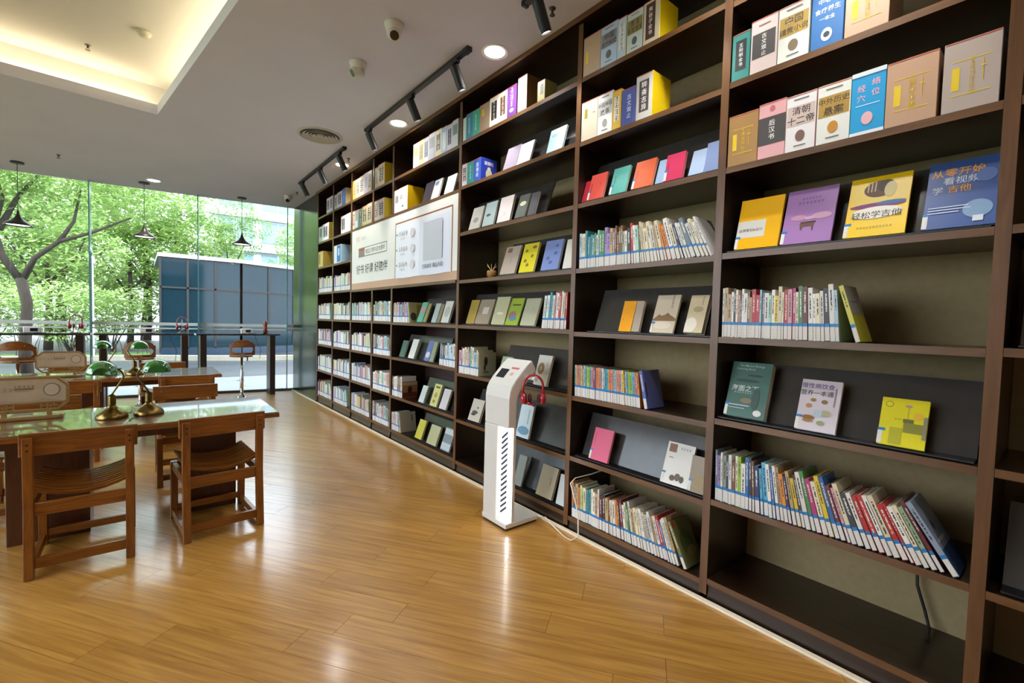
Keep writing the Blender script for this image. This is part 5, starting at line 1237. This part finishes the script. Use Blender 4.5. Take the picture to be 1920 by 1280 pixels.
def vent():
    v = empty('air_vent', (-.70, 5.43, H))
    m = mat('vent_metal', 'BDB9B2', .45)
    MB().lathe([(.20, 0), (.235, 0), (.235, -.006), (.215, -.014), (.2, -.006)], 40, caps=False).build('rim', m, v, smooth=False)
    for i, r in enumerate((.175, .14, .105, .07)):
        MB().lathe([(r - .02, -.001), (r + .006, -.016), (r + .012, -.015), (r - .012, -.001)], 36, caps=False).build('vent_ring', m, v, smooth=False)
    MB().lathe([(.001, -.012), (.035, -.012), (.04, -.002)], 24).build('vent_hub', m, v)
    MB().lathe([(.001, -.0008), (.2, -.0008), (.2, -.0002)], 32).build('vent_throat', mat('vent_dark', '4A463E', .8), v)
    tag(v, 'round metal air vent with concentric rings in the ceiling', 'vent')
vent()
def camera_dome(x, y, lab, aimdir, lens):
    c = empty('security_camera', (x, y, H))
    m = mat('camera_shell', 'DDD9D0', .4)
    MB().lathe([(.066, 0), (.066, -.012), (.06, -.02), (.055, -.045), (.048, -.06), (.02, -.075), (.001, -.078)], 28).build('housing', m, c, smooth=True)
    d = Vector(aimdir).normalized(); q = d.to_track_quat('Z', 'Y').to_euler()
    b = MB().lathe([(.048, -.03), (.047, .0), (.044, .03), (.036, .05), (.034, .052), (.001, .052)], 28).build('eyeball', m, c, Vector((0, 0, -.062)), q, smooth=True)
    MB().lathe([(.001, .055), (.029, .055), (.031, .05)], 24).build('lens_window', mat('camera_lens', '120E12', .08, coat=1.0), b)
    tag(c, lab, 'security camera', 'ceiling security cameras')
camera_dome(-.91, 3.06, 'white ceiling security camera staring down with a black lens', (-.35, -1, -.9), 1)
camera_dome(-.92, 3.70, 'white ceiling security camera turned towards the window side', (-.9, .1, -.6), 1)
camera_dome(-.32, 8.50, 'small white ceiling security camera beside the window corner', (-.4, -1, -.6), 1)
def sprinkler(x, y, lab, z=H):
    s = empty('sprinkler', (x, y, z))
    m = mat('sprinkler_metal', '6A645C', .35, metal=.8)
    MB().lathe([(.022, 0), (.02, -.006), (.008, -.008), (.008, -.03)], 12).build('body', m, s)
    MB().lathe([(.001, -.048), (.018, -.046), (.018, -.043)], 12).build('deflector', m, s)
    for q in (-1, 1):
        MB().tube([(q * .008, 0, -.026), (q * .012, 0, -.036), (0, 0, -.046)], .002, 5).build('frame_arm', m, s)
    tag(s, lab, 'sprinkler', 'ceiling sprinklers')
sprinkler(-.2, 5.95, 'small ceiling sprinkler beside the farther downlight'); sprinkler(-.27, 8.13, 'small ceiling sprinkler beyond the farther track end'); sprinkler(-3.08, 8.48, 'small ceiling sprinkler between recess and window')
sprinkler(-.21, 2.23, 'ceiling sprinkler beside the cut-off spotlight'); sprinkler(-2.62, 5.72, 'small sprinkler inside the lit ceiling recess', H + .36)
sm = empty('smoke_detector', (-2.23, 5.12, H + .36))
MB().lathe([(.055, 0), (.055, -.012), (.045, -.03), (.03, -.045), (.001, -.047)], 24).build('body', mat('detector_shell', 'D8D2C4', .45), sm, smooth=True)
MB().lathe([(.031, -.036), (.036, -.03), (.036, -.034)], 20, caps=False).build('sensor_ring', M_black, sm)
tag(sm, 'white domed smoke detector inside the lit ceiling recess', 'smoke detector')

def pendant(x, y, zb, lab):
    p = empty('pendant_lamp', (x, y, zb)); h = H - zb
    m = mat('pendant_metal', '4A463E', .35, metal=.5)
    MB().lathe([(.07, h), (.07, h - .018), (.01, h - .022)], 20).build('canopy', M_black, p)
    MB().tube([(0, 0, h - .02), (0, 0, .21)], .004, 6).build('cord', M_black, p)
    prof = [(.148, 0), (.147, .012), (.125, .035), (.09, .06), (.055, .09), (.03, .125), (.016, .165), (.009, .21)]
    MB().lathe(prof + [(.006, .205), (.026, .12), (.05, .086), (.086, .055), (.12, .03), (.143, .004), (.148, 0)], 32, caps=False).build('shade', m, p, smooth=True)
    MB().lathe([(.001, .012), (.12, .012), (.12, .016)], 28).build('diffuser', mat('pendant_glow', 'F6F4F0', .5, emit=(1, .98, .95), estr=2.2), p)
    tag(p, lab, 'pendant lamp', 'pendant lamps by the window')
pendant(-3.57, 9.32, 2.56, 'dark bell-shaped pendant lamp before the big tree'); pendant(-2.205, 9.30, 2.58, 'dark bell-shaped pendant lamp in the middle of the window'); pendant(-.885, 9.22, 2.62, 'dark bell-shaped pendant lamp before the pale building')
# ---------------------------------------------------------------- outside
M_pave = noisy('wet_paving', '23292D', '33393E', .7, .45)
M_pale = noisy('pale_paving', '626769', '6E7375', 1.0, .6)
M_kerb = noisy('kerb_stone', '6E6C60', '7C7A6E', 2.0, .7)
M_lawn = noisy('lawn', '324C20', '46622C', 5.0, .9)
g = MB().box(-60, 9.9, -.3, 60, 90, -.09).box(-60, -30, -.3, -6.15, 9.9, -.09).build('ground_outside', M_pave); tag(g, kind='structure')
tag(MB().prism([(-7, 10.25), (-6.1, 10.2), (-4.26, 10.12), (-2.86, 9.99), (-1.47, 9.78), (.6, 9.5), (6, 9.5), (6, 12.1), (-7, 12.4)], -.09, -.03).build('pavement_outside', M_pale), kind='structure')
kb = MB()
curve = [(-9, 19.2), (-5, 19.0), (-2, 18.3), (.5, 17.2), (2, 17.0), (5, 17.6), (9, 19)]
for i in range(len(curve) - 1):
    kb.bar((*curve[i], -.02), (*curve[i + 1], -.02), .35, .16)
tag(kb.build('kerb_outside', M_kerb), kind='structure')
tag(MB().prism([(-20, 19.3), (-5, 19.2), (-2, 18.5), (-2, 21), (-20, 21)], -.09, .0).build('lawn_outside', M_lawn), kind='structure')
tag(MB().prism([(-30, 13.0), (-6.1, 13.0), (-6.1, -10), (-30, -10)], -.09, -.04).build('lawn_beside', M_lawn), kind='structure')

def leaf_mat(name, c0, c1):
    m = noisy(name, c0, c1, 2.6, .55)
    nd, lk, b = N(m)
    b.inputs['Subsurface Weight'].default_value = 0.0
    tl = nd.new('ShaderNodeBsdfTranslucent'); mx = nd.new('ShaderNodeMixShader'); mx.inputs[0].default_value = .42
    src = b.inputs['Base Color'].links[0].from_socket
    lk.new(src, tl.inputs['Color']); lk.new(b.outputs[0], mx.inputs[1]); lk.new(tl.outputs[0], mx.inputs[2])
    lk.new(mx.outputs[0], nd['Material Output'].inputs['Surface'])
    return m
M_leaf1 = leaf_mat('leaf_mid', '5E8034', '94B262')
M_leaf2 = leaf_mat('leaf_bright', '7EA054', 'B2CA86')
M_leaf3 = leaf_mat('leaf_hedge', '2C4220', '4A6034')
M_bark = noisy('bark', '1E1A14', '322B23', 6, .9, stretch=(4, 4, 1))
def leaves(b, blobs, per, size, rnd):
    for (cx, cy, cz, rx, ry, rz) in blobs:
        n = int(per * rx * ry * rz) + 30
        for _ in range(n):
            while True:
                a = Vector((rnd.uniform(-1, 1), rnd.uniform(-1, 1), rnd.uniform(-1, 1)))
                if a.length <= 1: break
            if a.length > .01: a = a.normalized() * (a.length ** .55)
            p = Vector((cx + a.x * rx, cy + a.y * ry, cz + a.z * rz))
            s = size * rnd.uniform(.6, 1.35)
            t = Vector((rnd.uniform(-1, 1), rnd.uniform(-1, 1), rnd.uniform(-.5, .5))).normalized()
            u = t.cross(Vector((rnd.uniform(-.6, .6), rnd.uniform(-.6, .6), 1))).normalized()
            b.add([p - t * s, p - u * s * .32, p + t * s, p + u * s * .32], [(0, 1, 2, 3)])
    return b
def tree(name, label, base, trunk, branches, blobs, per, size, m, seed):
    rnd = random.Random(seed)
    t = empty(name, base)
    MB().tube(trunk[0], trunk[1], 10).build('trunk', M_bark, t, smooth=True)
    for path, rr in branches:
        MB().tube(path, rr, 7).build('branch', M_bark, t, smooth=True)
    o = leaves(MB(), blobs, per, size, rnd).build('foliage', m, t)
    o['kind'] = 'stuff'
    tag(t, label, 'tree', 'trees outside the window')
    return t
tree('broadleaf_tree', 'big forked tree close to the window behind the first pendant', (-4.0, 13.0, -.09),
     ([(0, 0, 0), (-.02, 0, .8), (.02, 0, 1.6), (-.06, 0, 2.1)], [.12, .095, .085, .085]),
     [([(-.06, 0, 2.05), (-.3, 0, 2.5), (-.42, .1, 3.0), (-.3, .1, 3.6), (-.5, .2, 4.6)], [.07, .062, .055, .04, .02]),
      ([(-.04, 0, 2.05), (.15, -.1, 2.5), (.5, -.2, 2.85), (1.0, -.2, 3.1), (1.6, -.1, 3.5)], [.06, .048, .04, .03, .015]),
      ([(-.35, .1, 3.0), (-.1, .2, 3.7), (.3, .3, 4.4)], [.06, .04, .02]),
      ([(.5, -.2, 2.85), (.7, 0, 3.3), (.8, .2, 4.0)], [.045, .03, .015])],
     [(-.9, .2, 4.2, 1.3, 1.0, .8), (.4, .1, 4.5, 1.3, 1.0, .7), (1.5, .0, 4.0, 1.0, .8, .55), (-1.2, .4, 3.3, .7, .6, .4), (.2, .3, 3.6, .7, .6, .3)], 3200, .06, M_leaf1, 1)
tree('broadleaf_tree', 'slender light green tree outside behind the middle pendant', (1.0, 27.0, -.09),
     ([(0, 0, 0), (0, 0, 1.2), (.05, 0, 2.4), (.1, 0, 3.4)], [.06, .055, .045, .035]),
     [([(.05, 0, 2.4), (-.4, 0, 3.4), (-.6, 0, 4.4)], [.06, .04, .02]), ([(.1, 0, 3.3), (.6, 0, 4.2), (.9, .1, 5.0)], [.05, .03, .015]), ([(.08, 0, 3.0), (.2, .1, 4.2), (.1, .1, 5.2)], [.05, .03, .015])],
     [(-.6, 0, 5.2, 1.4, 1.0, 1.0), (.7, 0, 5.3, 1.2, .9, .9), (0, .2, 6.6, 1.6, 1.0, 1.1), (-1.2, .2, 4.4, .9, .7, .5), (1.5, .1, 6.0, .8, .7, .6)], 1200, .085, M_leaf1, 2)
BT = [(-11.6, 25, 1.15, 'pale green tree far off at the window edge behind hedge'), (-8.0, 25.5, 1.25, 'pale green tree far off behind the forked trunk'), (-4.9, 24.0, 1.0, 'pale green tree far off between the first two pendants'), (-2.6, 27.5, 1.2, 'pale green tree far off behind the glass building roof'), (5.2, 27.5, 1.05, 'pale green tree far off beside the pale building')]
for i, (x, y, s, lab) in enumerate(BT):
    tree('broadleaf_tree', lab, (x, y, -.09), ([(0, 0, 0), (.05, 0, 1.5), (0, 0, 3.2 * s)], [.14, .11, .06]),
         [([(.0, 0, 2.2), (-.7, 0, 3.4), (-1.1, 0, 4.2)], [.06, .04, .02]), ([(.0, 0, 2.4), (.8, 0, 3.5), (1.1, 0, 4.4)], [.06, .04, .02])],
         [(-1.0 * s, 0, 3.4 * s, 1.4 * s, 1.0, 1.1 * s), (1.0 * s, 0, 3.6 * s, 1.4 * s, 1.0, 1.2 * s), (0, .2, 5.2 * s, 1.7 * s, 1.2, 1.4 * s), (-.2, 0, 2.0, 1.5 * s, .9, .8)], 800, .13, M_leaf2 if i % 2 == 0 else M_leaf1, 10 + i)
FT = [(-16, 33, 1.9), (-10.5, 35, 2.1), (-5.5, 33.5, 1.9), (-2, 31.5, 1.6), (-22, 34, 2.0)]
for i, (x, y, s) in enumerate(FT):
    tree('broadleaf_tree', ['tall hazy tree beyond the far shrubs, left edge of window', 'tall hazy tree beyond the far shrubs behind forked trunk', 'tall hazy tree beyond the far shrubs between pendants', 'tall hazy tree rising behind the pavilion', 'tall hazy tree at the far corner outside'][i], (x, y, -.09), ([(0, 0, 0), (.1, 0, 2.5), (0, 0, 6)], [.25, .2, .1]),
         [([(0, 0, 3), (-1.2, 0, 5), (-1.8, 0, 6.5)], [.1, .07, .03]), ([(0, 0, 3), (1.2, 0, 5), (1.8, 0, 6.5)], [.1, .07, .03])],
         [(-1.4 * s, 0, 2.6 * s, 1.5 * s, 1.4, 1.5 * s), (1.4 * s, 0, 2.8 * s, 1.5 * s, 1.4, 1.6 * s), (0, .2, 4.6 * s, 1.7 * s, 1.6, 1.5 * s), (0, 0, 1.2 * s, 1.9 * s, 1.2, 1.0 * s)], 170, .26, M_leaf2, 60 + i)
# shrubs behind the clipped hedge
for i, (x, y, s) in enumerate([(-8.2, 21.5, 1.1), (-6.0, 21.8, 1.0), (-4.1, 21.5, 1.15), (-3.05, 21.6, .8)]):
    sh = empty('round_shrub', (x, y, -.09))
    for q in range(6):
        MB().tube([(0, 0, 0), (.25 * math.cos(q), .2 * math.sin(q), .6), (.6 * math.cos(q), .4 * math.sin(q), 1.3)], [.03, .02, .01], 5).build('stem', M_bark, sh)
    o = leaves(MB(), [(0, 0, 1.4, 1.25 * s, .8, .95 * s), (.5, -.2, 1.9, .7, .5, .5)], 1500, .085, random.Random(40 + i)).build('foliage', M_leaf2, sh); o['kind'] = 'stuff'
    tag(sh, ['loose light green shrub behind hedge at the window edge', 'loose light green shrub behind hedge under the forked tree', 'loose light green shrub behind hedge before the second pendant', 'loose light green shrub behind hedge touching the glass building'][i], 'shrub', 'shrubs outside the window')
# clipped hedge with bare stems below
hd = empty('clipped_hedge', (-6, 19.9, -.09))
o = leaves(MB(), [(-6 + .55 * k, 0, 1.12, .5, .38, .36) for k in range(18)], 2600, .05, random.Random(5)).build('foliage', M_leaf3, hd); o['kind'] = 'stuff'
rnd = random.Random(9)
st_ = MB()
for k in range(70):
    x = -6.3 + rnd.random() * 10.6; dx = rnd.uniform(-.3, .3)
    st_.tube([(x, rnd.uniform(-.1, .1), 0), (x + dx * .4, 0, .45), (x + dx, rnd.uniform(-.2, .2), .95)], [.014, .011, .006], 4)
o = st_.build('bare_stems', M_bark, hd); o['kind'] = 'stuff'
tag(hd, 'long clipped dark green hedge with bare stems outside the window', 'hedge')
# slim lamp post
lpz = empty('lamp_post', (-3.35, 18.6, -.09))
MB().tube([(0, 0, 0), (0, 0, 2.9)], [.035, .025], 8).build('post', mat('post_grey', 'C8CCC8', .5), lpz)
MB().lathe([(.06, 2.9), (.07, 2.95), (.05, 3.1), (.01, 3.12)], 10).build('post_head', mat('post_head', 'E0E4E0', .4), lpz)
tag(lpz, 'slim pale lamp post among the shrubs outside', 'lamp post')

# dark glass pavilion across the water
pv = empty('glass_pavilion', (.72, 20, -.09))
M_pg = mat('pavilion_glass', '0B222C', .08, spec=.25, coat=0)
M_pf = mat('pavilion_frame', '060B0E', .6)
def pav_wall(a, b, cuts, h):
    a, b = Vector((*a, 0)), Vector((*b, 0)); d = b - a
    zs = [.25, .95, 2.38, h]
    for i in range(len(cuts) - 1):
        for j in range(3):
            p, q = a + d * cuts[i], a + d * cuts[i + 1]; e = d.normalized() * .025
            z0, z1 = zs[j] + .02, zs[j + 1] - .02
            MB().bar((p + e) + Vector((0, 0, (z0 + z1) / 2)), (q - e) + Vector((0, 0, (z0 + z1) / 2)), .05, z1 - z0).build('glass_panel', M_pg, pv)
    f = MB()
    for c in cuts:
        p = a + d * c; f.box(p.x - .035, p.y - .07, .1, p.x + .035, p.y + .02, h)
    for z in zs:
        f.bar((a.x, a.y - .03, z), (b.x, b.y - .03, z), .08, .06)
    f.build('mullions', M_pf, pv)
    MB().bar((a.x, a.y, .12), (b.x, b.y, .12), .2, .26).build('base_course', mat('pavilion_base', '14283A', .3), pv)
pav_wall((-2.43, 0), (0, 0), [0, .32, .66, 1], 3.42)
pav_wall((0, 0), (3.4, 1.4), [0, .3, .6, 1], 3.42)
MB().prism([(-2.5, -.1), (0.02, -.1), (3.5, 1.35), (3.3, 5), (-2.5, 5)], 3.42, 3.55).build('roof', mat('pavilion_roof', '9AA6AA', .5), pv)
MB().prism([(-2.3, .15), (-.02, .15), (3.2, 1.6), (3.1, 4.8), (-2.3, 4.8)], .0, 3.4).build('dark_core', mat('pavilion_core', '0C1C26', .5), pv)
tag(pv, 'blue glass pavilion with gridded panels across the water', 'building')
# pale office block behind
ob = empty('office_block', (8, 34, -.09))
M_ob = noisy('office_render', 'B4BABE', 'C0C4C6', .5, .8)
MB().box(-6.8, 0, 0, 12, 8, 10.0).build('wall', M_ob, ob)
for k in range(4):
    z = 2.0 + k * 2.1
    MB().box(-6.95, -.25, z + 1.45, 12, 0, z + 1.75).build('floor_band', mat('office_band', '98A2A6', .6), ob)
    for i in range(6):
        x = -6.4 + i * 2.4
        w = MB().box(x, -.06, z, x + 1.9, .02, z + 1.35).build('window', mat('office_glass', '6A848E', .1), ob)
        MB().box(x + .92, -.09, z, x + .98, -.05, z + 1.35).build('mullion', M_ob, w)
MB().box(-7.1, -.5, 10.0, 12.2, 8, 10.35).build('roof_edge', mat('office_roof', 'D8DEE0', .6), ob)
tag(ob, 'pale office block with window bands behind the pavilion', 'building')
